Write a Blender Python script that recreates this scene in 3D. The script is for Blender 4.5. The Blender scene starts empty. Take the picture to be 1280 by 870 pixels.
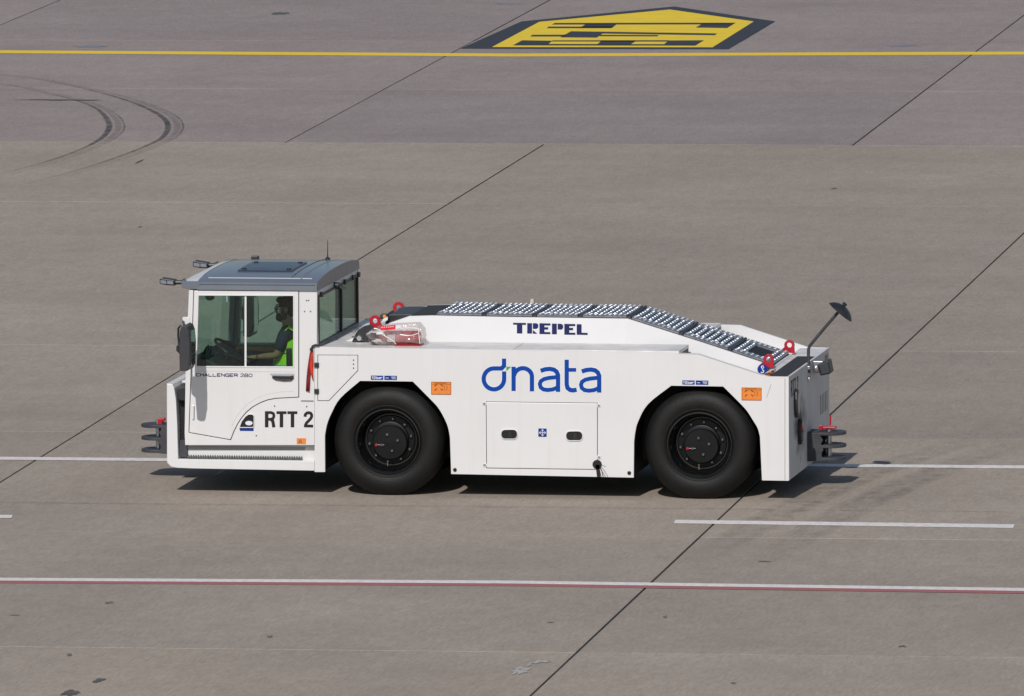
import bpy, bmesh, math, random
from mathutils import Vector, Matrix
from mathutils.geometry import tessellate_polygon
random.seed(7)
SC = bpy.context.scene
COL = SC.collection
R = math.radians

# ------------------------------------------------------------------ camera
cam = bpy.data.cameras.new('camera')
cam.sensor_width = 36.0
cam.lens = 417.66
cam.clip_start = 1.0
cam.clip_end = 6000.0
co = bpy.data.objects.new('camera', cam)
COL.objects.link(co)
rt = Vector((0.98538679, 0.17014293, -0.0080158))
up = Vector((-0.00992286, 0.10432123, 0.99449415))
bk = Vector((0.17004237, -0.97988186, 0.10448507))
mw = Matrix((rt, up, bk)).transposed().to_4x4()
mw.translation = Vector((21.39246, -116.04731, 13.87487))
co.matrix_world = mw
SC.camera = co

# ------------------------------------------------------------------ world, sun, exposure
SUN_EL, SUN_ROT = R(40.8), R(183.2)
w = bpy.data.worlds.new('World')
SC.world = w
w.use_nodes = True
nt = w.node_tree
sky = nt.nodes.new('ShaderNodeTexSky')
sky.sky_type = 'NISHITA'
sky.sun_disc = False
sky.sun_elevation = SUN_EL
sky.sun_rotation = SUN_ROT
bg = nt.nodes['Background']
nt.links.new(sky.outputs[0], bg.inputs[0])
bg.inputs[1].default_value = 0.07
sl = bpy.data.lights.new('sun', 'SUN')
sl.energy = 3.05
sl.angle = R(0.53)
sl.color = (1.0, 0.965, 0.93)
so = bpy.data.objects.new('sun', sl)
COL.objects.link(so)
d = Vector((0.07, 1.157, -1.0)).normalized()
so.rotation_euler = (-d).to_track_quat('Z', 'Y').to_euler()
so.location = (0, -40, 40)
SC.view_settings.view_transform = 'Standard'
SC.view_settings.look = 'None'
SC.view_settings.gamma = 1.0
SC.view_settings.exposure = 0.0
SC.view_settings.use_curve_mapping = False
SC.cycles.max_bounces = 10
SC.cycles.transparent_max_bounces = 24

# ------------------------------------------------------------------ image pixels -> metres, fitted to the camera view
W = 2.80           # width of the tractor, near side panel at Y = 0
WC = 2.27          # the cab is narrower than the hull


def S(u, v, y=0.0):
    """image pixel to metres (u to the rear, v down, ~125 pixels per metre) at lateral station y"""
    U = (u - 600) / 100.0
    V = (v - 500) / 100.0
    x = 0.926112 + 0.810564*U - 0.006774*V - 0.17642*y - 0.000957*U*U + 0.000595*U*V + 0.006978*U*y - 0.000058*V*y
    z = 0.975171 + 0.008702*U - 0.802727*V - 0.111159*y - 0.000009*U*U + 0.00096*U*V + 0.000072*U*y - 0.006915*V*y
    return (x, z)


class Stroke(list):
    """outline of a constant width line: left side then right side reversed"""


def SP(pts, y=0.0):
    return type(pts)([S(a, b, y) for a, b in pts]) if isinstance(pts, Stroke) else [S(a, b, y) for a, b in pts]


def S3(u, v, y):
    x, z = S(u, v, y)
    return Vector((x, y, z))


def crop(ox, oy, s, pts):
    r = [(ox + a / s, oy + b / s) for a, b in pts]
    return Stroke(r) if isinstance(pts, Stroke) else r


# ------------------------------------------------------------------ materials
MATS = {}


def mat(name, col, rough=0.5, metal=0.0, var=0.08, scale=6.0, bump=0.0, bscale=60.0, coat=0.0, spec=0.5, detail=4.0):
    if name in MATS:
        return MATS[name]
    m = bpy.data.materials.new(name)
    m.use_nodes = True
    n = m.node_tree.nodes
    l = m.node_tree.links
    p = n['Principled BSDF']
    p.inputs['Roughness'].default_value = rough
    p.inputs['Metallic'].default_value = metal
    p.inputs['Specular IOR Level'].default_value = spec
    p.inputs['Coat Weight'].default_value = coat
    tc = n.new('ShaderNodeTexCoord')
    nz = n.new('ShaderNodeTexNoise')
    nz.inputs['Scale'].default_value = scale
    nz.inputs['Detail'].default_value = detail
    l.new(tc.outputs['Object'], nz.inputs['Vector'])
    rp = n.new('ShaderNodeValToRGB')
    rp.color_ramp.elements[0].position = 0.3
    rp.color_ramp.elements[1].position = 0.7
    lo = [max(0, c*(1-var)) for c in col]
    hi = [min(1, c*(1+var)) for c in col]
    rp.color_ramp.elements[0].color = (*lo, 1)
    rp.color_ramp.elements[1].color = (*hi, 1)
    l.new(nz.outputs['Fac'], rp.inputs['Fac'])
    l.new(rp.outputs['Color'], p.inputs['Base Color'])
    mr = n.new('ShaderNodeMapRange')
    mr.inputs['To Min'].default_value = max(0.02, rough*0.85)
    mr.inputs['To Max'].default_value = min(1, rough*1.15)
    l.new(nz.outputs['Fac'], mr.inputs['Value'])
    l.new(mr.outputs['Result'], p.inputs['Roughness'])
    if bump > 0:
        b = n.new('ShaderNodeBump')
        b.inputs['Strength'].default_value = bump
        b.inputs['Distance'].default_value = 0.01
        nb = n.new('ShaderNodeTexNoise')
        nb.inputs['Scale'].default_value = bscale
        nb.inputs['Detail'].default_value = 3
        l.new(tc.outputs['Object'], nb.inputs['Vector'])
        l.new(nb.outputs['Fac'], b.inputs['Height'])
        l.new(b.outputs['Normal'], p.inputs['Normal'])
    MATS[name] = m
    return m


def glass(name, tint, rough=0.02, refl=1.0):
    if name in MATS:
        return MATS[name]
    m = bpy.data.materials.new(name)
    m.use_nodes = True
    n = m.node_tree.nodes
    l = m.node_tree.links
    n.remove(n['Principled BSDF'])
    t = n.new('ShaderNodeBsdfTransparent')
    tc = n.new('ShaderNodeTexCoord')
    nz = n.new('ShaderNodeTexNoise')
    nz.inputs['Scale'].default_value = 3.0
    l.new(tc.outputs['Object'], nz.inputs['Vector'])
    rp = n.new('ShaderNodeValToRGB')
    rp.color_ramp.elements[0].color = (*[c*0.97 for c in tint], 1)
    rp.color_ramp.elements[1].color = (*tint, 1)
    l.new(nz.outputs['Fac'], rp.inputs['Fac'])
    l.new(rp.outputs['Color'], t.inputs['Color'])
    g = n.new('ShaderNodeBsdfGlossy')
    g.inputs['Roughness'].default_value = rough
    fr = n.new('ShaderNodeFresnel')
    fr.inputs['IOR'].default_value = 1.5
    mu = n.new('ShaderNodeMath')
    mu.operation = 'MULTIPLY'
    mu.inputs[1].default_value = refl
    l.new(fr.outputs['Fac'], mu.inputs[0])
    mx = n.new('ShaderNodeMixShader')
    l.new(mu.outputs[0], mx.inputs['Fac'])
    l.new(t.outputs[0], mx.inputs[1])
    l.new(g.outputs[0], mx.inputs[2])
    l.new(mx.outputs[0], n['Material Output'].inputs['Surface'])
    MATS[name] = m
    return m


def white_paint():
    """glossy white paint with faint road film, scuffs and specks"""
    m = mat('white_paint', (0.725, 0.716, 0.712), 0.36, var=0.02, scale=1.3, coat=0.08, detail=6)
    n = m.node_tree.nodes
    l = m.node_tree.links
    p = n['Principled BSDF']
    ramp = [x for x in n if x.type == 'VALTORGB'][0]
    tc = [x for x in n if x.type == 'TEX_COORD'][0]
    geo = n.new('ShaderNodeNewGeometry')
    sp = n.new('ShaderNodeTexNoise')
    sp.inputs['Scale'].default_value = 9.0
    sp.inputs['Detail'].default_value = 8
    sp.inputs['Roughness'].default_value = 0.72
    l.new(geo.outputs['Position'], sp.inputs['Vector'])
    r2 = n.new('ShaderNodeValToRGB')
    r2.color_ramp.elements[0].position = 0.66
    r2.color_ramp.elements[1].position = 0.86
    r2.color_ramp.elements[0].color = (0, 0, 0, 1)
    r2.color_ramp.elements[1].color = (0.5, 0.5, 0.5, 1)
    l.new(sp.outputs['Fac'], r2.inputs['Fac'])
    mx = n.new('ShaderNodeMix')
    mx.data_type = 'RGBA'
    l.new(r2.outputs['Color'], mx.inputs['Factor'])
    l.new(ramp.outputs['Color'], mx.inputs['A'])
    mx.inputs['B'].default_value = (0.42, 0.38, 0.33, 1)
    mp = n.new('ShaderNodeMapping')
    mp.inputs['Scale'].default_value = (14.0, 14.0, 0.9)
    l.new(geo.outputs['Position'], mp.inputs['Vector'])
    dz = n.new('ShaderNodeTexNoise')
    dz.inputs['Scale'].default_value = 1.0
    dz.inputs['Detail'].default_value = 6
    dz.inputs['Roughness'].default_value = 0.65
    l.new(mp.outputs['Vector'], dz.inputs['Vector'])
    r3 = n.new('ShaderNodeValToRGB')
    r3.color_ramp.elements[0].position = 0.52
    r3.color_ramp.elements[1].position = 0.80
    r3.color_ramp.elements[0].color = (0, 0, 0, 1)
    r3.color_ramp.elements[1].color = (0.18, 0.18, 0.18, 1)
    l.new(dz.outputs['Fac'], r3.inputs['Fac'])
    m2 = n.new('ShaderNodeMix')
    m2.data_type = 'RGBA'
    l.new(r3.outputs['Color'], m2.inputs['Factor'])
    l.new(mx.outputs['Result'], m2.inputs['A'])
    m2.inputs['B'].default_value = (0.50, 0.47, 0.43, 1)
    l.new(m2.outputs['Result'], p.inputs['Base Color'])
    wv = n.new('ShaderNodeTexNoise')
    wv.inputs['Scale'].default_value = 2.2
    wv.inputs['Detail'].default_value = 1
    l.new(geo.outputs['Position'], wv.inputs['Vector'])
    bp = n.new('ShaderNodeBump')
    bp.inputs['Strength'].default_value = 0.25
    bp.inputs['Distance'].default_value = 0.02
    l.new(wv.outputs['Fac'], bp.inputs['Height'])
    l.new(bp.outputs['Normal'], p.inputs['Normal'])
    return m


WHITE = white_paint()
WHITE2 = mat('white_paint_upper', (0.665, 0.657, 0.648), 0.45, var=0.02, scale=2.0, coat=0.0, spec=0.3)
DECKWHITE = mat('white_deck_paint_dirty', (0.70, 0.675, 0.645), 0.4, var=0.16, scale=5.0, detail=8)
BLACK = mat('black_chassis', (0.012, 0.012, 0.013), 0.6, var=0.2)
SATIN = mat('black_satin_plastic', (0.022, 0.023, 0.026), 0.42, var=0.15, bump=0.1)
RIMB = mat('black_gloss_rim', (0.005, 0.0055, 0.006), 0.24, var=0.2, coat=0.4)
HUBM = mat('hub_black', (0.0045, 0.005, 0.006), 0.42, var=0.3, spec=0.3)
NUTM = mat('wheel_nut_metal', (0.22, 0.22, 0.23), 0.35, metal=0.9, var=0.2)
TYRE = mat('tyre_rubber', (0.0065, 0.0060, 0.0058), 0.62, spec=0.35, var=0.16, scale=9, bump=0.3, bscale=60)
GREYROOF = mat('roof_grey_blue', (0.145, 0.165, 0.20), 0.36, var=0.04, coat=0.3)
VISORW = mat('visor_white', (0.62, 0.63, 0.64), 0.4, var=0.03)
DGREY = mat('coupling_grey', (0.045, 0.047, 0.056), 0.55, var=0.2, bump=0.2)
MIRRORG = mat('mirror_housing_grey', (0.038, 0.040, 0.046), 0.5, var=0.1)
RED = mat('red_paint', (0.42, 0.008, 0.022), 0.4, var=0.08)
REDCLOTH = mat('red_ribbon_cloth', (0.62, 0.045, 0.018), 0.8, var=0.2, scale=14)
DRED = mat('dark_red_cloth', (0.20, 0.01, 0.016), 0.8, var=0.2, scale=14)
STEEL = mat('galvanised_steel', (0.50, 0.52, 0.55), 0.42, metal=1.0, var=0.2, scale=20, bump=0.15)
ALU = mat('grating_aluminium', (0.33, 0.34, 0.37), 0.34, metal=0.75, var=0.2, scale=25, bump=0.2, bscale=40)
GRATEDARK = mat('grating_dark_gap', (0.012, 0.013, 0.015), 0.7, var=0.2)
ANTISLIP = mat('black_antislip', (0.028, 0.029, 0.032), 0.85, var=0.2, bump=0.5, bscale=120)
BLUE = mat('logo_blue', (0.001, 0.055, 0.33), 0.6, var=0.02, spec=0.2)
NAVY = mat('lettering_navy', (0.008, 0.012, 0.085), 0.6, var=0.03, spec=0.2)
BLACKP = mat('lettering_black', (0.012, 0.012, 0.012), 0.4, var=0.03)
GREEN = mat('logo_green', (0.06, 0.36, 0.04), 0.4, var=0.02)
STBLUE = mat('sticker_blue', (0.003, 0.035, 0.25), 0.6, var=0.05, spec=0.2)
STWHITE = mat('sticker_white', (0.75, 0.76, 0.80), 0.4, var=0.02)
STORANGE = mat('sticker_orange', (0.80, 0.235, 0.035), 0.45, var=0.07, scale=30)
STBROWN = mat('sticker_print_brown', (0.12, 0.03, 0.01), 0.45, var=0.1)
INTGREY = mat('cab_interior_grey', (0.085, 0.12, 0.15), 0.6, var=0.1)
INTDARK = mat('cab_interior_dark', (0.018, 0.022, 0.026), 0.6, var=0.15)
SEAT = mat('seat_fabric', (0.02, 0.021, 0.024), 0.9, var=0.2, scale=30)
SKIN = mat('skin', (0.36, 0.19, 0.115), 0.55, var=0.06, scale=14)
HAIR = mat('hair_dark', (0.016, 0.011, 0.008), 0.65, var=0.3, scale=40, bump=0.5, bscale=70)
SHIRT = mat('navy_shirt', (0.016, 0.024, 0.048), 0.85, var=0.15, scale=20, bump=0.2, bscale=30)
TROUSER = mat('dark_trousers', (0.014, 0.015, 0.02), 0.85, var=0.15)
HIVIS = mat('hi_vis_green', (0.50, 0.97, 0.03), 0.7, var=0.06, scale=12)
REFLT = mat('reflective_grey', (0.32, 0.36, 0.38), 0.45, var=0.08)
SILVER = mat('silver_bolt', (0.6, 0.6, 0.62), 0.3, metal=1.0, var=0.1)
AMBER = mat('amber_plastic', (0.75, 0.28, 0.02), 0.3, var=0.05)
LENS = mat('lamp_lens', (0.22, 0.23, 0.27), 0.12, var=0.1, coat=0.5)
HATCHM = glass('hatch_smoked', (0.10, 0.15, 0.21))
GLASS = glass('green_glass', (0.82, 0.945, 0.90))
GLASSR = glass('green_glass_rear', (0.86, 0.975, 0.91), refl=0.32)
MIRGLASS = mat('mirror_glass', (0.8, 0.82, 0.85), 0.03, metal=1.0, var=0.01)


# ------------------------------------------------------------------ mesh helpers
def link(name, bm, m, parent=None, smooth=False, bevel=0.0, seg=2, recalc=True):
    if recalc:
        bmesh.ops.recalc_face_normals(bm, faces=bm.faces[:])
    me = bpy.data.meshes.new(name)
    bm.to_mesh(me)
    bm.free()
    if smooth:
        for p in me.polygons:
            p.use_smooth = True
        try:
            me.set_sharp_from_angle(angle=R(38))
        except Exception:
            pass
    ms = m if isinstance(m, (list, tuple)) else [m]
    for x in ms:
        me.materials.append(x)
    o = bpy.data.objects.new(name, me)
    COL.objects.link(o)
    if bevel > 0:
        b = o.modifiers.new('bevel', 'BEVEL')
        b.width = bevel
        b.segments = seg
        b.limit_method = 'ANGLE'
        b.angle_limit = R(40)
    if parent:
        par(o, parent)
    return o


def par(o, parent):
    o.parent = parent
    t = Vector((0, 0, 0))
    q = parent
    while q is not None:
        t += q.location
        q = q.parent
    # every parent here is unrotated: its offset is taken out so children stay in tractor coordinates
    o.location = Vector(o.location) - t
    return o


def root(name, label, cat, loc=(0, 0, 0), group=None):
    o = bpy.data.objects.new(name, None)
    o.empty_display_size = 0.3
    COL.objects.link(o)
    o.location = loc
    o['label'] = label
    o['category'] = cat
    if group:
        o['group'] = group
    return o


def tag(o, label, cat, group=None):
    o['label'] = label
    o['category'] = cat
    if group:
        o['group'] = group
    return o


def area2(p):
    return sum(p[i][0]*p[(i+1) % len(p)][1] - p[(i+1) % len(p)][0]*p[i][1] for i in range(len(p)))


def small(o):
    o['kind'] = 'stuff'
    return o


def inset(poly, dd):
    """offset a closed polygon by dd (positive = inwards)"""
    n = len(poly)
    sgn = 1 if area2(poly) > 0 else -1
    out = []
    for i in range(n):
        a = Vector(poly[i-1]); b = Vector(poly[i]); c = Vector(poly[(i+1) % n])
        e1 = (b-a).normalized(); e2 = (c-b).normalized()
        n1 = Vector((-e1.y, e1.x))*sgn; n2 = Vector((-e2.y, e2.x))*sgn
        k = n1+n2
        den = max(0.3, 1+n1.dot(n2))
        out.append(tuple(b + k*(dd/den)))
    return out


def prism(bm, poly, y0, y1, holes=(), axis='Y'):
    """extrude a polygon of (a,b) points between stations y0 and y1 along an axis"""
    def P(a, b, c):
        if axis == 'Y':
            return (a, c, b)
        if axis == 'X':
            return (c, a, b)
        return (a, b, c)
    loops = [list(poly)] + [list(h) for h in holes]
    flat = [q for L in loops for q in L]
    f0 = [bm.verts.new(P(a, b, y0)) for a, b in flat]
    f1 = [bm.verts.new(P(a, b, y1)) for a, b in flat]
    if isinstance(poly, Stroke):
        n = len(flat)
        for i in range(n//2-1):
            for F in (f0, f1):
                bm.faces.new([F[i], F[i+1], F[n-2-i], F[n-1-i]])
    elif len(loops) == 1 and len(flat) <= 4:
        bm.faces.new(f0)
        bm.faces.new(f1)
    else:
        tris = tessellate_polygon([[Vector((a, b, 0)) for a, b in L] for L in loops])
        for t in tris:
            for F in (f0, f1):
                try:
                    bm.faces.new([F[i] for i in t])
                except ValueError:
                    pass
    k = 0
    for L in loops:
        n = len(L)
        for i in range(n):
            a, b = k+i, k+(i+1) % n
            try:
                bm.faces.new([f0[a], f0[b], f1[b], f1[a]])
            except ValueError:
                pass
        k += n
    return bm


def box(bm, x0, x1, y0, y1, z0, z1):
    v = [bm.verts.new((x, y, z)) for x in (x0, x1) for y in (y0, y1) for z in (z0, z1)]
    for q in ((0, 1, 3, 2), (4, 6, 7, 5), (0, 4, 5, 1), (2, 3, 7, 6), (0, 2, 6, 4), (1, 5, 7, 3)):
        bm.faces.new([v[i] for i in q])
    return bm


def lathe(bm, prof, c, axis='Y', n=48, cap=True):
    """prof: list of (station along axis, radius)"""
    rings = []
    for s, r in prof:
        ring = []
        for i in range(n):
            a = 2*math.pi*i/n
            p, q = r*math.cos(a), r*math.sin(a)
            if axis == 'Y':
                co_ = (c[0]+p, c[1]+s, c[2]+q)
            elif axis == 'X':
                co_ = (c[0]+s, c[1]+p, c[2]+q)
            else:
                co_ = (c[0]+p, c[1]+q, c[2]+s)
            ring.append(bm.verts.new(co_))
        rings.append(ring)
    for a, b in zip(rings, rings[1:]):
        for i in range(n):
            bm.faces.new([a[i], a[(i+1) % n], b[(i+1) % n], b[i]])
    if cap:
        bm.faces.new(rings[0])
        bm.faces.new(rings[-1])
    return bm


def tube(bm, pts, r, n=8, closed=False):
    pts = [Vector(p) for p in pts]
    rs = r if isinstance(r, (list, tuple)) else [r]*len(pts)
    rings = []
    m = len(pts)
    ref = None
    for i, p in enumerate(pts):
        if closed:
            t = (pts[(i+1) % m]-pts[i-1]).normalized()
        else:
            t = (pts[min(i+1, m-1)]-pts[max(i-1, 0)]).normalized()
        if ref is None:
            ref = t.orthogonal().normalized()
        s = (ref - t*ref.dot(t))
        s = s.normalized() if s.length > 1e-6 else t.orthogonal().normalized()
        ref = s
        q = t.cross(s)
        rings.append([bm.verts.new(p + (s*math.cos(2*math.pi*k/n)+q*math.sin(2*math.pi*k/n))*rs[i]) for k in range(n)])
    prs = list(zip(rings, rings[1:]))
    if closed:
        prs.append((rings[-1], rings[0]))
    for a, b in prs:
        for k in range(n):
            bm.faces.new([a[k], a[(k+1) % n], b[(k+1) % n], b[k]])
    if not closed:
        bm.faces.new(rings[0])
        bm.faces.new(rings[-1])
    return bm


def arc(cx, cy, rx, ry, a0, a1, n=12):
    return [(cx+rx*math.cos(R(a0+(a1-a0)*i/n)), cy+ry*math.sin(R(a0+(a1-a0)*i/n))) for i in range(n+1)]


def stroke(pts, wd):
    """outline polygon of a polyline with constant width"""
    n = len(pts)
    L, Q = [], []
    for i in range(n):
        p = Vector(pts[i])
        e1 = (Vector(pts[i])-Vector(pts[i-1])).normalized() if i > 0 else None
        e2 = (Vector(pts[i+1])-Vector(pts[i])).normalized() if i < n-1 else None
        e1 = e1 or e2
        e2 = e2 or e1
        n1 = Vector((-e1.y, e1.x)); n2 = Vector((-e2.y, e2.x))
        k = (n1+n2)/max(0.35, 1+n1.dot(n2))
        L.append(tuple(p+k*wd/2))
        Q.append(tuple(p-k*wd/2))
    return Stroke(L + Q[::-1])


def smooth(pts, k=6):
    out = []
    n = len(pts)
    for i in range(n-1):
        p0, p1, p2, p3 = [Vector(pts[max(0, min(n-1, j))]) for j in (i-1, i, i+1, i+2)]
        for t in range(k):
            s = t/k
            out.append(0.5*((2*p1)+(-p0+p2)*s+(2*p0-5*p1+4*p2-p3)*s*s+(-p0+3*p1-3*p2+p3)*s**3))
    out.append(Vector(pts[-1]))
    return out


def decal(name, m, polys, y, parent, t=0.003, holes=()):
    """thin printed/adhesive shapes on a side plane at station y (facing the near side)"""
    bm = bmesh.new()
    for P in polys:
        prism(bm, SP(P, y), y-t, y+0.001, [SP(h, y) for h in holes])
    return link(name, bm, m, parent)


# ---- stroke font, unit box (x right, y down 0..1)
FONT = {
 'C': [[(1, 0), (.25, 0), (0, .2), (0, .8), (.25, 1), (1, 1)]],
 'H': [[(0, 0), (0, 1)], [(1, 0), (1, 1)], [(0, .5), (1, .5)]],
 'A': [[(0, 1), (.5, 0), (1, 1)], [(.2, .65), (.8, .65)]],
 'L': [[(0, 0), (0, 1), (1, 1)]],
 'E': [[(1, 0), (0, 0), (0, 1), (1, 1)], [(0, .5), (.85, .5)]],
 'N': [[(0, 1), (0, 0), (1, 1), (1, 0)]],
 'G': [[(1, 0), (.25, 0), (0, .2), (0, .8), (.25, 1), (1, 1), (1, .5), (.55, .5)]],
 'R': [[(0, 1), (0, 0), (.85, 0), (1, .15), (1, .4), (.85, .55), (0, .55)], [(.5, .55), (1, 1)]],
 'T': [[(0, 0), (1, 0)], [(.5, 0), (.5, 1)]],
 'P': [[(0, 1), (0, 0), (.85, 0), (1, .15), (1, .4), (.85, .55), (0, .55)]],
 '2': [[(0, .08), (.2, 0), (.8, 0), (1, .14), (1, .34), (.02, .98), (1, .98)]],
 '8': [[(.1, 0), (.9, 0), (.9, .5), (1, .55), (1, 1), (0, 1), (0, .5), (.1, .45), (.1, 0)], [(.05, .5), (.95, .5)]],
 '0': [[(.25, 0), (.75, 0), (1, .2), (1, .8), (.75, 1), (.25, 1), (0, .8), (0, .2), (.25, 0)]],
 '1': [[(.1, .25), (.5, 0), (.5, 1)]],
 'b': [[(0, 0), (0, 1), (.9, 1), (.9, .4), (0, .4)]],
 'a': [[(.1, .4), (.9, .4), (.9, 1), (.1, 1), (.1, .68), (.9, .68)]],
 'r': [[(0, 1), (0, .4), (.8, .4)]],
}


def word(txt, x0, x1, y0, y1, wd, gap=0.28, slope=0.0):
    """polygons of a word laid between x0..x1"""
    n = len(txt)
    cw = (x1-x0)/(n-gap*1.0)
    out = []
    for i, ch in enumerate(txt):
        if ch == ' ':
            continue
        lx = x0+i*cw
        lw = cw*(1-gap)
        for pl in FONT[ch]:
            q = [(lx+a*lw, y0+wd/2+b*(y1-y0-wd)+slope*(lx+a*lw-x0)) for a, b in pl]
            out.append(stroke(q, wd))
    return out


# =================================================================== GROUND
GR = 0.026714          # the slab grid is turned this much against the tractor


def grot(x, y):
    c, s = math.cos(GR), math.sin(GR)
    return (x*c - y*s, x*s + y*c)


def concrete(name, colr, tint2):
    m = bpy.data.materials.new(name)
    m.use_nodes = True
    n = m.node_tree.nodes
    l = m.node_tree.links
    p = n['Principled BSDF']
    p.inputs['Roughness'].default_value = 0.9
    p.inputs['Specular IOR Level'].default_value = 0.25
    geo = n.new('ShaderNodeNewGeometry')

    def noise(scale, detail, rough=0.55, stretch=None, off=0):
        mp = n.new('ShaderNodeMapping')
        mp.inputs['Location'].default_value = (off, off*1.7, 0)
        if stretch:
            mp.inputs['Scale'].default_value = stretch
        l.new(geo.outputs['Position'], mp.inputs['Vector'])
        z = n.new('ShaderNodeTexNoise')
        z.inputs['Scale'].default_value = scale
        z.inputs['Detail'].default_value = detail
        z.inputs['Roughness'].default_value = rough
        l.new(mp.outputs['Vector'], z.inputs['Vector'])
        return z.outputs['Fac']

    def ramp(fac, p0, p1, c0, c1):
        r = n.new('ShaderNodeValToRGB')
        r.color_ramp.elements[0].position = p0
        r.color_ramp.elements[1].position = p1
        r.color_ramp.elements[0].color = (*c0, 1)
        r.color_ramp.elements[1].color = (*c1, 1)
        l.new(fac, r.inputs['Fac'])
        return r.outputs['Color']

    def mix(kind, fac, a, b):
        x = n.new('ShaderNodeMix')
        x.data_type = 'RGBA'
        x.blend_type = kind
        if isinstance(fac, float):
            x.inputs['Factor'].default_value = fac
        else:
            l.new(fac, x.inputs['Factor'])
        if isinstance(a, tuple):
            x.inputs['A'].default_value = (*a, 1)
        else:
            l.new(a, x.inputs['A'])
        if isinstance(b, tuple):
            x.inputs['B'].default_value = (*b, 1)
        else:
            l.new(b, x.inputs['B'])
        return x.outputs['Result']
    big = ramp(noise(0.22, 5), 0.3, 0.7, colr, tint2)
    # brushed sweep streaks along the taxi direction, fine grain, slab tone
    c = mix('MULTIPLY', 0.9, big, ramp(noise(1.1, 6, 0.65, (0.35, 0.5, 1), 13), 0.3, 0.75, (0.89, 0.89, 0.90), (1.07, 1.06, 1.05)))
    c = mix('MULTIPLY', 1.0, c, ramp(noise(6.0, 8, 0.75, (1, .22, 1), 3), 0.25, 0.75, (0.87, 0.865, 0.86), (1.11, 1.11, 1.11)))
    c = mix('MULTIPLY', 1.0, c, ramp(noise(34.0, 4, 0.7, (1, 0.14, 1), 7), 0.25, 0.75, (0.80, 0.80, 0.80), (1.16, 1.16, 1.16)))
    oi = n.new('ShaderNodeObjectInfo')
    c = mix('MULTIPLY', 1.0, c, ramp(oi.outputs['Random'], 0, 1, (0.93, 0.94, 0.955), (1.045, 1.04, 1.03)))
    # dark rubber spots and short scuffs
    sc = ramp(noise(2.6, 9, 0.8, (0.5, .35, 1), 31), 0.675, 0.77, (0, 0, 0), (0.6, 0.6, 0.6))
    c = mix('MIX', sc, c, (0.13, 0.122, 0.115))
    bt = ramp(noise(0.55, 6, 0.6, (1, .45, 1), 77), 0.52, 0.72, (0, 0, 0), (0.42, 0.42, 0.42))
    c = mix('MIX', bt, c, tuple(q*.80 for q in colr))
    lt = ramp(noise(2.3, 8, 0.8, (0.5, .4, 1), 57), 0.69, 0.82, (0, 0, 0), (0.4, 0.4, 0.4))
    c = mix('MIX', lt, c, (0.40, 0.385, 0.36))
    l.new(c, p.inputs['Base Color'])
    b = n.new('ShaderNodeBump')
    b.inputs['Strength'].default_value = 0.12
    b.inputs['Distance'].default_value = 0.02
    l.new(noise(22, 5), b.inputs['Height'])
    l.new(b.outputs['Normal'], p.inputs['Normal'])
    return m


CONC_N = concrete('concrete_warm', (0.333, 0.282, 0.232), (0.376, 0.322, 0.267))
CONC_F = concrete('concrete_mauve', (0.298, 0.249, 0.232), (0.334, 0.282, 0.262))
SEAL = mat('joint_sealant', (0.035, 0.029, 0.026), 0.8, var=0.6, scale=1.3, detail=8)

# ground sheet to the horizon, with the slab field laid over it
bm = bmesh.new()
xs = [-3000, -60, -27.11, 30.63, 60, 3000]
ys = [-2000, -60, -46.24, 99.87, 140, 4000]
gv = [[bm.verts.new((*grot(x, y), -0.012)) for x in xs] for y in ys]
for j in range(5):
    for i in range(5):
        f = bm.faces.new([gv[j][i], gv[j][i+1], gv[j+1][i+1], gv[j+1][i]])
        f.material_index = 1 if (i == 2 and j == 2) else 0
ground = link('ground', bm, [CONC_N, SEAL])
ground['kind'] = 'structure'


def slab_mesh(a, b, far):
    """one concrete slab a x b with chamfered joint edges, origin at its centre"""
    bm = bmesh.new()
    e = 0.0035
    t = [bm.verts.new((sx*(a/2-e), sy*(b/2-e), 0)) for sx, sy in ((-1, -1), (1, -1), (1, 1), (-1, 1))]
    s = [bm.verts.new((sx*a/2, sy*b/2, -e)) for sx, sy in ((-1, -1), (1, -1), (1, 1), (-1, 1))]
    q = [bm.verts.new((sx*a/2, sy*b/2, -0.2)) for sx, sy in ((-1, -1), (1, -1), (1, 1), (-1, 1))]
    bm.faces.new(t)
    for k in range(4):
        j = (k+1) % 4
        bm.faces.new([t[k], s[k], s[j], t[j]])
        bm.faces.new([s[k], q[k], q[j], s[j]])
    bmesh.ops.recalc_face_normals(bm, faces=bm.faces[:])
    me = bpy.data.meshes.new('concrete_slab')
    bm.to_mesh(me)
    bm.free()
    me.materials.append(CONC_F if far else CONC_N)
    return me


UG, VG = 0.022, 0.012
me_n = slab_mesh(7.66-UG, 8.62-VG, False)
me_f = slab_mesh(7.655-UG, 8.56-VG, True)
for k in range(10):
    yc = 39.95-8.62*(k+0.5)
    for i in range(-4, 4):
        xc = 3.53+7.66*(i+0.5)
        o = bpy.data.objects.new('concrete_slab', me_n)
        COL.objects.link(o)
        o.location = (*grot(xc, yc), random.uniform(-0.0015, 0.0015))
        o.rotation_euler = (0, 0, GR)
        o.parent = ground
for k in range(7):
    yc = 39.985+8.56*(k+0.5)
    for i in range(-4, 4):
        xc = 0.01+7.655*(i+0.5)
        o = bpy.data.objects.new('concrete_slab', me_f)
        COL.objects.link(o)
        o.location = (*grot(xc, yc), random.uniform(-0.0015, 0.0015))
        o.rotation_euler = (0, 0, GR)
        o.parent = ground


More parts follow.
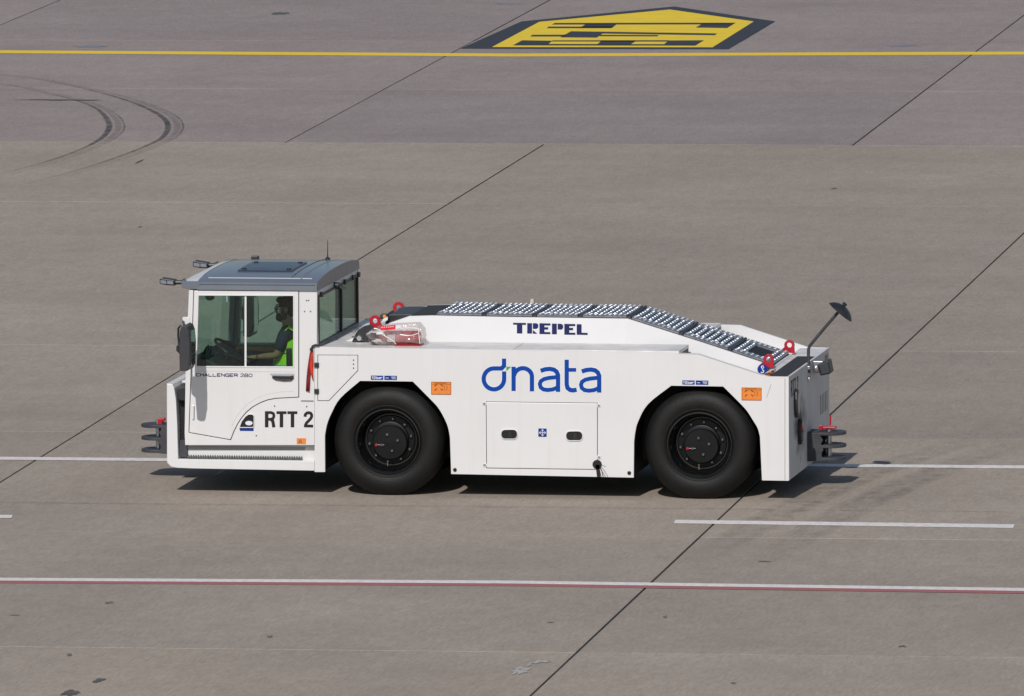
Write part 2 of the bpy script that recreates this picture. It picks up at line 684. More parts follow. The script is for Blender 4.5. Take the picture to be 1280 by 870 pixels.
# ---- painted markings (thin sheets over the slabs)
def paint(name, colr, wear=0.5, rough=0.7, spot=14.0):
    m = bpy.data.materials.new(name)
    m.use_nodes = True
    n = m.node_tree.nodes
    l = m.node_tree.links
    p = n['Principled BSDF']
    p.inputs['Roughness'].default_value = rough
    geo = n.new('ShaderNodeNewGeometry')
    z = n.new('ShaderNodeTexNoise')
    z.inputs['Scale'].default_value = spot
    z.inputs['Detail'].default_value = 8
    z.inputs['Roughness'].default_value = 0.75
    l.new(geo.outputs['Position'], z.inputs['Vector'])
    r = n.new('ShaderNodeValToRGB')
    r.color_ramp.elements[0].position = 0.35
    r.color_ramp.elements[1].position = 0.62
    r.color_ramp.elements[0].color = (*[c*(1-wear)+0.2*wear for c in colr], 1)
    r.color_ramp.elements[1].color = (*colr, 1)
    l.new(z.outputs['Fac'], r.inputs['Fac'])
    l.new(r.outputs['Color'], p.inputs['Base Color'])
    return m


P_WHITE = paint('marking_white', (0.84, 0.79, 0.76), 0.42)
P_YEL = paint('marking_yellow', (0.88, 0.60, 0.012), 0.14)
P_RED = paint('marking_red', (0.40, 0.115, 0.115), 0.45)
P_DARK = paint('marking_dark', (0.024, 0.027, 0.038), 0.10)
P_YEL2 = paint('marking_sign_yellow', (0.88, 0.62, 0.010), 0.16, spot=2.0)


def sheet(name, m, polys, z, label=None, cat=None, parent=None, th=0.003):
    bm = bmesh.new()
    for P in polys:
        prism(bm, [grot(x, y) for x, y in P], z-th, z, axis='Z')
    o = link(name, bm, m)
    if parent:
        par(o, parent)
    if label:
        tag(o, label, cat)
    return o


def strip(p, y0, y1):
    """long painted line following (x, y) points projected from image pixels onto the ground, lower and upper offset"""
    return [(x, y+y0) for x, y in p] + [(x, y+y1) for x, y in reversed(p)]


Z1, Z2, Z3 = 0.007, 0.010, 0.013
yl = [(-40, 54.9), (-14.3, 54.84), (-6.7, 54.58), (0.74, 55.26), (30, 55.9)]
sheet('painted_line', P_YEL, [strip(yl, -0.235, 0.235)], Z1, 'yellow painted line across the far concrete beside the yellow sign', 'road marking')
wl = [(-40, 2.93), (3.0, 2.95), (30, 2.99)]
sheet('painted_line', P_WHITE, [strip(wl, -0.115, 0.115)], Z1, 'thin white solid line running behind the white tractor', 'road marking')
bl = [(-40, -6.97), (-2.64, -6.97), (2.22, -6.8), (7.08, -6.97), (30, -7.0)]
sheet('painted_line', P_WHITE, [strip(bl, -0.095, 0.095)], Z1, 'white solid line bordered by red in the foreground', 'road marking')
sheet('painted_line', P_RED, [strip(bl, -0.285, -0.115)], Z1, 'faded red line along the near edge of the foreground white line', 'road marking')
sheet('painted_dash', P_WHITE, [[(3.14, -2.07), (6.49, -2.19), (6.475, -1.93), (3.12, -1.815)]], Z1, 'white dash at the right in front of the rear wheel', 'road marking', None)
sheet('painted_dash', P_WHITE, [[(-7.2, -2.14), (-3.44, -2.14), (-3.47, -1.92), (-7.2, -1.92)]], Z1, 'white dash cut off by the left edge of the picture', 'road marking')

# taxiway location sign painted on the concrete
sg = root('painted_sign', 'yellow arrow shaped ground sign with dark border and dark characters', 'road marking', (*grot(-5.5, 59), 0))
sheet('border', P_DARK, [[(-7.62, 55.72), (-7.19, 55.72), (-3.66, 55.78), (-3.62, 61.05), (-5.53, 63.9), (-7.46, 60.85)]], Z1, parent=sg)
sheet('field', P_YEL2, [[(-7.19, 56.0), (-3.93, 56.1), (-3.93, 60.95), (-5.51, 63.25), (-7.17, 60.75)]], Z2, parent=sg)
sheet('character', P_DARK, [[(-6.9, 60.50), (-4.17, 60.66), (-4.17, 60.36), (-6.9, 60.20)], [(-6.4, 60.33), (-5.93, 60.33), (-5.91, 59.65), (-6.39, 59.65)],
      [(-6.89, 59.80), (-5.91, 59.83), (-5.91, 59.54), (-6.88, 59.50)], [(-4.65, 60.45), (-4.17, 60.45), (-4.17, 59.65), (-4.65, 59.72)]], Z3, parent=sg)
sheet('character', P_DARK, [[(-6.92, 58.22), (-6.40, 58.26), (-6.40, 57.94), (-6.9, 57.91)], [(-6.43, 58.92), (-5.91, 58.85), (-5.88, 57.75), (-6.43, 57.78)],
      [(-5.91, 58.85), (-4.19, 58.60), (-4.18, 58.27), (-5.91, 58.52)], [(-5.89, 58.27), (-5.02, 58.25), (-5.01, 58.02), (-5.88, 58.02)]], Z3, parent=sg)
sheet('character', P_DARK, [[(-6.92, 56.52), (-4.22, 56.57), (-4.22, 56.33), (-6.92, 56.25)], [(-6.92, 57.19), (-6.46, 57.12), (-6.43, 56.49), (-6.92, 56.49)],
      [(-5.73, 57.2), (-5.21, 57.2), (-5.21, 56.5), (-5.70, 56.5)], [(-4.74, 57.25), (-4.22, 57.31), (-4.22, 56.53), (-4.71, 56.53)],
      [(-6.46, 57.19), (-4.74, 57.29), (-4.74, 57.06), (-6.46, 57.00)]], Z3, parent=sg)


# ---- stains, paint chips and drag marks on the slabs
BZ = [.0030]


def blotch(name, m, x, y, rx, ry, n=22, rough=.35):
    bm = bmesh.new()
    BZ[0] += .00004
    z = BZ[0]
    c = bm.verts.new((*grot(x, y), z))
    ring = []
    for i in range(n):
        a = 2*math.pi*i/n
        k = 1+random.uniform(-rough, rough)
        ring.append(bm.verts.new((*grot(x+rx*k*math.cos(a), y+ry*k*math.sin(a)), z)))
    for i in range(n):
        bm.faces.new([c, ring[i], ring[(i+1) % n]])
    return link(name, bm, m, ground)


OIL = mat('oil_stain', (.10, .088, .075), .6, var=.3, scale=8)
OILD = mat('oil_stain_dark', (.075, .065, .058), .6, var=.3, scale=8)
CHIP = mat('paint_chip', (.40, .37, .335), .8, var=.2, scale=10)
RUBB = mat('rubber_scuff', (.17, .15, .135), .8, var=.3, scale=8)
blotch('oil_stain', OIL, -.52, -14.85, .09, .18)
blotch('oil_stain', OIL, -.42, -14.0, .04, .14)
blotch('oil_stain', OIL, -11.4, 62.3, .16, .2)
blotch('oil_stain', OIL, -11.95, 46.55, .5, .09)
blotch('oil_stain', OILD, -9.1, 37.0, .022, .3, rough=.2)
for px_, py_ in ((-13.2, 55.9), (-1.2, 56.6), (-8.15, 64.4), (-10.9, 31.3)):
    blotch('paint_chip', mat('faded_blue_paint', (.20, .21, .25), .8, var=.2), px_, py_, .22, .16)
for k in range(7):
    blotch('paint_chip', CHIP, 3.22+random.uniform(-.1, .12), -12.6+random.uniform(-.7, .7), random.uniform(.02, .07), random.uniform(.08, .2), n=11, rough=.5)
for px_, py_ in ((-1.3, -8.6), (-2.0, -9.6), (3.0, -9.7), (4.0, -9.2), (-1.0, -12.3), (.6, -10.9), (5.2, -13.7), (6.4, -11.1), (-3.3, -5.3), (4.4, -5.0), (-7.5, 28.0), (0.5, 33.7)):
    blotch('rubber_scuff', RUBB, px_, py_, random.uniform(.015, .045), random.uniform(.03, .10), n=12, rough=.6)
# ---- curved skid marks
def skid_mat(name='skid_rubber', lo=0.25, hi=0.9):
    m = bpy.data.materials.new(name)
    m.use_nodes = True
    n = m.node_tree.nodes
    l = m.node_tree.links
    p = n['Principled BSDF']
    p.inputs['Base Color'].default_value = (0.035, 0.032, 0.032, 1)
    p.inputs['Roughness'].default_value = 0.7
    geo = n.new('ShaderNodeNewGeometry')
    z = n.new('ShaderNodeTexNoise')
    z.inputs['Scale'].default_value = 5.0
    z.inputs['Detail'].default_value = 6
    l.new(geo.outputs['Position'], z.inputs['Vector'])
    at = n.new('ShaderNodeAttribute')
    at.attribute_name = 'rubber'
    mr = n.new('ShaderNodeMapRange')
    mr.inputs['From Min'].default_value = 0.3
    mr.inputs['From Max'].default_value = 0.7
    mr.inputs['To Min'].default_value = lo
    mr.inputs['To Max'].default_value = hi
    l.new(z.outputs['Fac'], mr.inputs['Value'])
    mu = n.new('ShaderNodeMath')
    mu.operation = 'MULTIPLY'
    l.new(mr.outputs['Result'], mu.inputs[0])
    l.new(at.outputs['Fac'], mu.inputs[1])
    l.new(mu.outputs[0], p.inputs['Alpha'])
    return m


SKID = skid_mat()
TRACK = skid_mat('tyre_track_dust', 0.02, 0.42)


def skid(pts, widths, dens, label, lanes):
    """lanes: list of (lateral offset, width factor, density factor)"""
    c = smooth([(a, b, 0) for a, b in pts])
    n = len(c)

    def interp(arr, t):
        x = t*(len(arr)-1)
        i = min(int(x), len(arr)-2)
        return arr[i]*(1-(x-i))+arr[i+1]*(x-i)
    bm = bmesh.new()
    lay = bm.verts.layers.float.new('rubber')
    for off, wf, df in lanes:
        prev = None
        for i in range(n):
            t = i/(n-1)
            tg = (c[min(i+1, n-1)]-c[max(i-1, 0)]).normalized()
            nr = Vector((tg.y, -tg.x, 0))
            wdt = interp(widths, t)
            de = interp(dens, t)*df
            mid = c[i]-nr*(-off*wdt)
            row = []
            for s, dd in ((-0.5, 0.0), (-0.3, 1.0), (0.3, 1.0), (0.5, 0.0)):
                q = mid+nr*s*wdt*wf
                v = bm.verts.new((*grot(q.x, q.y), 0.0062))
                v[lay] = de*dd
                row.append(v)
            if prev:
                for k in range(3):
                    bm.faces.new([prev[k], prev[k+1], row[k+1], row[k]])
            prev = row
    o = link('skid_mark' if label else 'tyre_track', bm, SKID if label else TRACK, None if label else ground)
    if label:
        tag(o, label, 'skid mark')
    return o


soft = [(0.0, 1.0, .55), (.35, .5, .4), (-.4, .4, .35)]
for ox_ in (0.0, .62):
    skid([(3.75+ox_, -5.2), (3.95+ox_, -2.5), (4.25+ox_, .2), (4.7+ox_, 3.0), (5.3+ox_, 5.5)], [.38, .42, .42, .38], [0.0, .5, .8, .6, 0.0], None, soft)
skid([(-12, -.86), (-4, -.88), (2, -.86), (8, -.9), (14, -.86)], [.10, .13, .10, .12], [.5, .6, .6, .6], None, [(0, 1.0, .8)])
lan = [(0.05, 0.38, 0.80), (-0.75, 0.14, 0.50), (-0.45, 0.42, 0.26)]
skid([(-15.5, 51.4), (-13.28, 49.2), (-12.29, 47.61), (-11.68, 46.5), (-11.18, 45.27), (-10.78, 43.86), (-10.45, 42.35), (-10.28, 41.1), (-10.2, 39.99), (-10.2, 38.66), (-10.3, 37.1), (-10.5, 35.68), (-10.8, 33.9)],
     [0.10, 0.12, 0.14, 0.18, 0.25, 0.26, 0.22, 0.2, 0.2, 0.2], [0.3, 0.5, 0.65, 0.8, 0.9, 1.0, 0.85, 0.6, 0.3, 0.0],
     'shorter inner black tyre skid curving over the far joint', lan)
skid([(-15.6, 52.6), (-13.56, 50.71), (-13.0, 50.18), (-12.18, 48.91), (-11.49, 47.65), (-10.85, 46.27), (-10.28, 44.79), (-9.86, 43.39), (-9.58, 42.01), (-9.42, 40.65), (-9.40, 39.79), (-9.45, 38.33), (-9.6, 36.43), (-9.85, 34.6), (-10.15, 33.0)],
     [0.10, 0.12, 0.14, 0.18, 0.25, 0.26, 0.22, 0.2, 0.2, 0.2], [0.3, 0.45, 0.6, 0.75, 0.9, 1.0, 0.85, 0.6, 0.3, 0.0],
     'longer outer black tyre skid, nearest the joint line', lan)

# =================================================================== TRACTOR
T = root('aircraft_tractor', 'white low aircraft pushback tractor with grey cab roof driving left', 'tractor', (0.9, W/2, 0))

F_ARCH = [(406.3, 590), (406, 545), (408.5, 531), (414, 517), (425, 498), (450, 476), (516, 476.8), (540, 501), (548, 510), (555, 522), (560, 534), (562.5, 547), (564, 592.5)]
R_ARCH = [(792, 597), (792.5, 552), (794, 540), (797.5, 527), (810, 505), (839, 482), (904, 483), (926, 505), (934, 514), (941, 525), (947, 535), (950, 546), (952.5, 600.5)]


def round_arch(P):
    """subdivide the curved flanks of a wheel arch, keeping its flat top corners"""
    out = list(P[:1])
    n = len(P)
    k0 = next(i for i in range(1, n) if abs(P[i][1]-P[i+1][1]) < 2 and P[i][1] < 490)
    left = [Vector((*q, 0)) for q in P[1:k0+1]]
    right = [Vector((*q, 0)) for q in P[k0+1:n-1]]
    for br in (left, right):
        out += [(q.x, q.y) for q in smooth(br, 4)]
    out.append(P[-1])
    return out


F_ARCH, R_ARCH = round_arch(F_ARCH), round_arch(R_ARCH)
HULL = ([(393.3, 433.2), (455, 434.6), (655, 437.5), (848, 441.3), (873, 442), (954, 468.5), (960, 470.6), (985.8, 471), (985.8, 601)]
        + R_ARCH[::-1] + F_ARCH[::-1] + [(393.3, 590)])
SERV = [(608, 502.5), (746.5, 504.2), (746.5, 586.6), (608.5, 584.8)]
ACC = [(397.5, 444), (447, 444.3), (447, 463), (411, 500.5), (397.5, 500.5)]
hs, hse, hac = SP(HULL), SP(SERV), SP(ACC)
for side in (0, 1):
    bm = bmesh.new()
    y0, y1 = (0, 0.035) if side == 0 else (W-0.035, W)
    prism(bm, hs, y0, y1, [inset(hse, -0.006), inset(hac, -0.006)])
    link('hull_side', bm, WHITE, T, bevel=0.004)
    # service flap and access door set into the side
    bm = bmesh.new()
    prism(bm, hse, y0+(0.002 if side else -0.004), y1-(0.002 if side == 0 else -0.004))
    sp = link('service_panel', bm, WHITE, T, bevel=0.005)
    bm = bmesh.new()
    prism(bm, hac, y0+(0.002 if side else -0.003), y1-(0.002 if side == 0 else -0.003))
    ad = link('access_door', bm, WHITE, T, bevel=0.004)
    if side == 0:
        for (a, b, c, e) in ((627, 537.3, 646.5, 548.2), (708, 539.3, 728, 550.2)):
            rr = 4.6
            rnd = arc(c-rr, b+rr, rr, rr, -90, 0, 5)+arc(c-rr, e-rr, rr, rr, 0, 90, 5)+arc(a+rr, e-rr, rr, rr, 90, 180, 5)+arc(a+rr, b+rr, rr, rr, 180, 270, 5)
            h = decal('handle_recess', BLACKP, [rnd], -0.004, sp, 0.002)
            bm = bmesh.new()
            rim_o = SP(rnd, 0)
            prism(bm, inset(rim_o, -0.008), -0.014, -0.002, [rim_o])
            link('handle_rim', bm, WHITE, sp, bevel=0.003)
            bm = bmesh.new()
            x0, z0 = S((a+c)/2-1, e-2.5)
            box(bm, x0, x0+0.03, -0.010, -0.004, z0-0.01, z0+0.05)
            link('latch', bm, SATIN, sp)
        decal('sticker', STBLUE, [[(673, 535.5), (683.3, 535.7), (683.3, 546), (673, 545.8)]], -0.004, sp)
        cx, cy = 678.15, 540.75
        ar = [stroke([(cx-3.5, cy), (cx+3.5, cy)], 0.9), stroke([(cx, cy-3.5), (cx, cy+3.5)], 0.9)]
        for dx, dy in ((1, 0), (-1, 0), (0, 1), (0, -1)):
            ar.append([(cx+dx*4.6, cy+dy*4.6), (cx+dx*2.4+dy*1.9, cy+dy*2.4+dx*1.9), (cx+dx*2.4-dy*1.9, cy+dy*2.4-dx*1.9)])
        decal('sticker_print', STWHITE, ar, -0.006, sp, 0.002)
        for a, b in ((605.4, 504.4), (605.8, 581.2), (748.6, 506.8), (748.9, 571.5)):
            bm = bmesh.new()
            p = S3(a, b, 0)
            lathe(bm, [(-0.009, 0.010), (-0.007, 0.013), (0.004, 0.013)], p, n=10)
            link('screw', bm, STEEL, sp)
            bm = bmesh.new()
            lathe(bm, [(-0.004, 0.021), (-0.002, 0.024), (0.004, 0.024)], p, n=14)
            link('screw_tab', bm, WHITE, sp)
        for a, b in ((442, 450), (442, 455), (442, 460)):
            bm = bmesh.new()
            lathe(bm, [(-0.008, 0.006), (0.0, 0.008)], S3(a, b, 0), n=8)
            link('screw', bm, DGREY, ad)
        for b in (456, 488.8):
            bm = bmesh.new()
            x, z = S(396, b)
            box(bm, x-0.024, x+0.024, -0.02, 0.001, z-0.024, z+0.024)
            hg = link('hinge', bm, SATIN, ad, bevel=0.004)
        # lettering and stickers on the side
        K = lambda pts: crop(590, 440, 7.111, pts)
        wd = 38/7.111
        dpath = [(285, 58), (285, 122), (262, 145), (195, 145)] + arc(195, 238, 91, 93, -90, -360, 30)[1:] + [(286, 172)]
        npath = arc(453, 219, 80, 76, 188, 360, 16)+[(533, 348)]
        a1 = [(610, 166), (650, 153), (692, 149), (728, 156), (752, 174), (765, 205), (765, 353)]
        a2 = [(765, 221), (685, 229), (640, 240), (612, 258), (603, 284), (610, 312), (634, 331), (672, 337), (715, 332), (748, 320), (765, 305)]
        tp = [(842, 68), (842, 285), (849, 318), (872, 336), (900, 340), (930, 334)]
        polys = [stroke(K(dpath), wd), stroke(K([(370, 130), (370, 345)]), wd), stroke(K(npath), wd),
                 stroke(K(a1), wd), stroke(K(a2), wd*0.93), stroke(K(tp), wd), stroke(K([(842, 158), (926, 158)]), wd*0.88),
                 stroke(K([(x+366, y+6) for x, y in a1]), wd), stroke(K([(x+366, y+6) for x, y in a2]), wd*0.93)]
        lg = bmesh.new()
        for i, P in enumerate(polys):
            prism(lg, SP(P), -0.0025-0.0003*(i % 3), 0.001)
        logo = link('logo_lettering', lg, BLUE, T)
        logo['label'] = 'blue lower case dnata lettering'
        decal('logo_accent', GREEN, [K([(306, 130), (347, 130), (306, 167)])], -0.001, logo)
        # white keyline round the logo
        kl = bmesh.new()
        for i, P in enumerate([(dpath, 1), ([(370, 128), (370, 347)], 1), (npath, 1), (a1, 1), (a2, .93), (tp, 1), ([(840, 158), (928, 158)], .88),
                               ([(x+366, y+6) for x, y in a1], 1), ([(x+366, y+6) for x, y in a2], .93)]):
            prism(kl, SP(stroke(K(P[0]), wd*P[1]+1.7)), -0.0008-0.0001*(i % 3), 0.001)
        link('logo_keyline', kl, STWHITE, logo)
        for (a, b) in ((463.7, 469.3), (853, 475.3)):
            st = decal('pressure_sticker', STBLUE, [[(a, b), (a+15.3, b+.2), (a+15.3, b+5.4), (a, b+5.2)], [(a+16.8, b+.2), (a+32.4, b+.4), (a+32.4, b+5.6), (a+16.8, b+5.4)]], 0, T)
            decal('sticker_print', STWHITE, word('10', a+1, a+5.4, b+.9, b+4.4, .72) + word('bar', a+6.8, a+14.6, b+.9, b+4.4, .72)
                  + [stroke([(a+18.2, b+3), (a+22.2, b+3.2)], .7), stroke([(a+25.3, b+1.7), (a+31, b+1.8)], .5), stroke([(a+25.3, b+2.9), (a+31, b+3)], .5), stroke([(a+26.3, b+4.1), (a+31, b+4.2)], .5)], -0.003, st, 0.001)
        for (a, b) in ((539, 477.0), (927, 484.2)):
            st = decal('lashing_sticker', STORANGE, [[(a, b), (a+25, b+.3), (a+25, b+16.4), (a, b+16.1)]], 0, T)
            pr = []
            for fx, sx in ((.22, 1), (.53, -1)):
                for fy, sy in ((.29, 1), (.63, 1)):
                    x0, y0_ = a+25*fx, b+16*fy
                    pr.append(stroke([(x0-1.5*sx, y0_+1.0), (x0+1.5*sx, y0_-1.2)], 1.1))
            pr += [stroke([(a+16.5, b+5), (a+16.5, b+10.5)], .5), stroke(arc(a+18, b+7.8, 2, 3, -70, 70, 6), .5),
                   stroke([(a+.3, b+.4), (a+24.7, b+.7)], .5), stroke([(a+.3, b+15.7), (a+24.7, b+16)], .5), stroke([(a+.3, b+.4), (a+.3, b+15.7)], .5), stroke([(a+24.7, b+.5), (a+24.7, b+16)], .5),
                   stroke([(a+.6, b+3.1), (a+24.4, b+3.4)], .35), stroke([(a+4, b+1.8), (a+19, b+2)], .6)]
            decal('sticker_print', STBROWN, pr, -0.003, st, 0.001)
        # drain holes, exhaust hole with soot
        for (a, b, r_) in ((568.7, 587.3, .019), (786.6, 591.2, .019), (746.5, 580.6, .047)):
            bm = bmesh.new()
            lathe(bm, [(-0.0065, r_), (0.002, r_)], S3(a, b, 0), n=18)
            link('drain_hole', bm, BLACKP, T)
        decal('exhaust_slot', BLACKP, [[(744.5, 581), (749.5, 581), (750.5, 596), (746.2, 596)]], -0.0045, T, 0.002)
        soot = [stroke([(749, 583), (752, 588), (754, 596)], 1.0), stroke([(750, 582), (755, 588), (760, 596)], .45), stroke([(750, 583), (753, 590), (757, 596.3)], .5), stroke([(750, 580), (757, 583.5)], .35), stroke([(749, 586), (751.5, 596)], .9)]
        decal('soot_streak', mat('soot', (0.10, 0.085, 0.075), 0.9, var=0.3, scale=40), soot, -0.004, T, 0.001)
        decal('scratch', mat('scratch_grey', (0.38, 0.37, 0.36), 0.7), [[(963.4, 480.5), (964.2, 480.5), (958.6, 497), (958.0, 497)]], 0, T, 0.001)
        for sm in (stroke([(981.2, 473), (981.2, 600)], .7), stroke([(848, 441.9), (873, 442.6), (954, 469.1)], .5)):
            decal('panel_seam', mat('seam_grey', (0.30, 0.29, 0.28), 0.7), [sm], 0, T, 0.0012)

# chassis behind the side panels
ch = inset(SP([(393.3, 436), (455, 437), (655, 440), (847, 444), (847.5, 476), (985.8, 478)] + HULL[8:]), 0.012)
bm = bmesh.new()
prism(bm, ch, 0.037, W-0.037)
box(bm, S(300, 500)[0], S(975, 500)[0], 0.62, W-0.62, 0.33, 1.1)
box(bm, S(240, 500)[0], S(395, 500)[0], 0.1, W-0.1, 0.33, 0.62)
link('chassis', bm, BLACK, T)
for cx in (-0.018, 3.134):
    bm = bmesh.new()
    lathe(bm, [(0.2, 0.12), (W-0.2, 0.12)], (cx, 0, 0.543), n=16)
    link('axle', bm, BLACK, T)

# rear wall, ledges, sloped shoulders
XR = S(985.8, 500)[0]
bm = bmesh.new()
zt = S(985.8, 471)[1]
zb = S(985.8, 601)[1]
prism(bm, [(0.001, zb), (W-0.001, zb), (W-0.001, zt), (0.001, zt)], XR-0.035, XR+0.001, axis='X')


def rear_paint():  # soot patch, made larger to paint shade into the rear wall colour
    m = mat('white_paint_rear_soot_shade', (0.64, 0.63, 0.625), 0.55, var=0.08, scale=2.0, spec=0.15)
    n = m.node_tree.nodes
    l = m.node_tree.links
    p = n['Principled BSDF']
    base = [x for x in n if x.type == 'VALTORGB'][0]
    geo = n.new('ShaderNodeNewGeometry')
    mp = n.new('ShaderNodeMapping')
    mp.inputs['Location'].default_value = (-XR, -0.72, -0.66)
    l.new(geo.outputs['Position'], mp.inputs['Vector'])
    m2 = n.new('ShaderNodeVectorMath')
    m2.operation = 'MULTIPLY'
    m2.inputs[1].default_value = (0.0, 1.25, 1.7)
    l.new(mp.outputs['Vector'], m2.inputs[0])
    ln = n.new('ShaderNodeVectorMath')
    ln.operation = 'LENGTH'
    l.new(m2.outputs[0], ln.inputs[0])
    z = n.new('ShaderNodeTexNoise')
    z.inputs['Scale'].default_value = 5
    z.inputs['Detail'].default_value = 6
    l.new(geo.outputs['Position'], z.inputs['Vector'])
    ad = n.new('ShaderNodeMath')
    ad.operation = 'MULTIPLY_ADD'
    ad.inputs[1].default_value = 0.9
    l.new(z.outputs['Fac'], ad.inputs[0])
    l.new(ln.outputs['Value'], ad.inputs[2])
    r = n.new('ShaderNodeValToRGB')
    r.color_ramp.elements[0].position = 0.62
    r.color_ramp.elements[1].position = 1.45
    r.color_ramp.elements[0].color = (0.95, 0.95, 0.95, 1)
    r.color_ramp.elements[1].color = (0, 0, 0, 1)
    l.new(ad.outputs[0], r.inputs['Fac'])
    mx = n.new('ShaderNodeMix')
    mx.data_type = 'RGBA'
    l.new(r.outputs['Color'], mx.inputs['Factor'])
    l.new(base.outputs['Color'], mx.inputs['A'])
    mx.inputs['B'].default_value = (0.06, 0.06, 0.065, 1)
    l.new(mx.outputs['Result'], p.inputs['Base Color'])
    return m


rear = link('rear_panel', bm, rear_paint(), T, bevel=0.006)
ZL = S(655, 437.5)[1]
XC = -0.72          # back wall of the cab
bm = bmesh.new()
xa, xm, xb = S(393, 433)[0], S(641, 437)[0], S(848, 441)[0]
box(bm, xa, xm-0.003, 0.0365, 0.66, ZL-0.03, ZL+0.002)
link('ledge_plate', bm, DECKWHITE, T)
bm = bmesh.new()
box(bm, xm+0.003, xb, 0.0365, 0.66, ZL-0.03, ZL+0.002)
link('ledge_plate', bm, DECKWHITE, T)
bm = bmesh.new()
box(bm, xa, xb, W-0.66, W-0.0365, ZL-0.03, ZL+0.002)
link('ledge_plate', bm, DECKWHITE, T)
bm = bmesh.new()
box(bm, xa, S(470, 437)[0], 0.663, W-0.663, ZL-0.03, ZL+0.001)
link('ledge_plate', bm, DECKWHITE, T)

DY0, DY1 = 0.84, 1.96        # raised deck: top edges; its sides lean out to FY0 at the ledge
FY0 = 0.67
PROF = [(413, 434), (469, 409.8), (512, 395.2), (540, 394.4), (640, 396.4), (784.4, 398.4), (880, 428.9), (968, 458), (974, 464)]
prof = SP(PROF, DY0)
ZD = S(640, 396.4, DY0)[1]


def lean_y(z):
    """lateral station of the leaning deck side at height z"""
    return FY0+(z-ZL)/(ZD-ZL)*(DY0-FY0)


def lean(u, v):
    y = .7
    for _ in range(8):
        y = lean_y(S(u, v, y)[1])
    return S3(u, v, y)


LN = Vector((0, -(ZD-ZL), (DY0-FY0))).normalized()
bm = bmesh.new()
top_n, bot_n, top_f, bot_f = [], [], [], []
for i, (x, z) in enumerate(prof):
    y = DY0 if i >= 4 else lean_y(min(z, ZD))
    top_n.append(bm.verts.new((x, y, z)))
    yb_, zb_ = (lean_y(ZL-.08), ZL-.08) if i < 5 else (DY0-.42*(DY0-FY0)/(ZD-ZL), z-.42)
    bot_n.append(bm.verts.new((x, yb_, zb_)))
    top_f.append(bm.verts.new((x, W-y, z)))
    bot_f.append(bm.verts.new((x, W-yb_, zb_)))
for i in range(len(prof)-1):
    bm.faces.new([top_n[i], top_n[i+1], bot_n[i+1], bot_n[i]])
    bm.faces.new([top_f[i], top_f[i+1], bot_f[i+1], bot_f[i]])
    bm.faces.new([top_n[i], top_n[i+1], top_f[i+1], top_f[i]])
    bm.faces.new([bot_n[i], bot_n[i+1], bot_f[i+1], bot_f[i]])
for i in (0, -1):
    bm.faces.new([top_n[i], top_f[i], bot_f[i], bot_n[i]])
link('raised_deck', bm, WHITE2, T)


for ya, yb in ((.0365, .64), (W-.64, W-.0365)):
    bm = bmesh.new()
    zc_ = ch[5][1]+.004
    box(bm, xb+.01, S(950, 470)[0], ya, yb, zc_-.01, zc_+.012)
    link('channel_floor', bm, DECKWHITE, T)

# rear deck: antislip plates, warning strip, light grey plate
x0, x1 = S(961, 470)[0], XR-0.006
zr = zt
bm = bmesh.new()
box(bm, x0-0.09, XR-0.036, 0.036, W-0.036, zr-0.05, zr-0.003)
rd = link('rear_deck', bm, DECKWHITE, T)
for (ya, yb) in ((0.05, 0.66), (0.68, 1.90)):
    bm = bmesh.new()
    box(bm, x0+0.005, x1-0.012, ya, yb, zr-0.002, zr+0.004)
    link('antislip_plate', bm, ANTISLIP, rd)
for k in range(5):
    bm = bmesh.new()
    a = 0.07+k*0.09
    box(bm, x0-0.085+k*0.018, x0-0.003, a, a+0.075, zr-0.004+k*0.004, zr+0.006+k*0.004)
    link('warning_strip', bm, mat('warning_orange', (0.55, 0.16, 0.03), 0.6, var=0.2) if k % 2 == 0 else BLACKP, rd)

# TREPEL lettering on the raised deck side
K = lambda pts: crop(635, 395, 11.636, pts)
Epoly = [(458, 107), (617, 110), (617, 138), (530, 137), (530, 165), (585, 165), (585, 197), (530, 197), (530, 235), (617, 237), (617, 264), (458, 262)]
tre = [[(75, 100), (262, 103), (262, 130), (208, 129), (208, 255), (130, 253), (130, 127), (75, 126)],
       [(280, 105), (350, 107), (350, 256), (280, 255)], [(362, 107), (415, 107), (440, 125), (440, 165), (415, 188), (362, 186)], [(362, 205), (425, 258), (362, 257)],
       Epoly, [(640, 112), (710, 114), (710, 266), (640, 265)], [(724, 114), (778, 116), (802, 135), (802, 175), (778, 198), (724, 196)],
       [(x+362, y+9) for x, y in Epoly], [(1000, 121), (1070, 122), (1070, 245), (1158, 247), (1158, 275), (1000, 272)]]
bm = bmesh.new()
for P in tre:
    q = [lean(u, v) for u, v in K(P)]
    lo_ = [bm.verts.new(p-LN*.001) for p in q]
    hi_ = [bm.verts.new(p+LN*.004) for p in q]
    for t in tessellate_polygon([[Vector((p.x, p.z, 0)) for p in q]]):
        bm.faces.new([hi_[i] for i in t])
        bm.faces.new([lo_[i] for i in t])
    for i in range(len(q)):
        j = (i+1) % len(q)
        bm.faces.new([lo_[i], lo_[j], hi_[j], hi_[i]])
link('maker_lettering', bm, NAVY, T)
# hook sign
cxh, cyh = 953.2, 461.3
hk = decal('lifting_sign', STBLUE, [arc(cxh, cyh, 6.1, 6.3, 0, 345, 23)], 0.735, T, 0.02)
decal('sticker_print', STWHITE, [stroke(arc(cxh, cyh-2.6, 1.5, 1.5, 0, 330, 12), 1.0), stroke([(cxh, cyh-1.2), (cxh+.1, cyh+.8), (cxh+1.5, cyh+2.2), (cxh+1.1, cyh+4), (cxh-.8, cyh+4.6), (cxh-2, cyh+3.4)], 1.2)], 0.714, hk, 0.003)


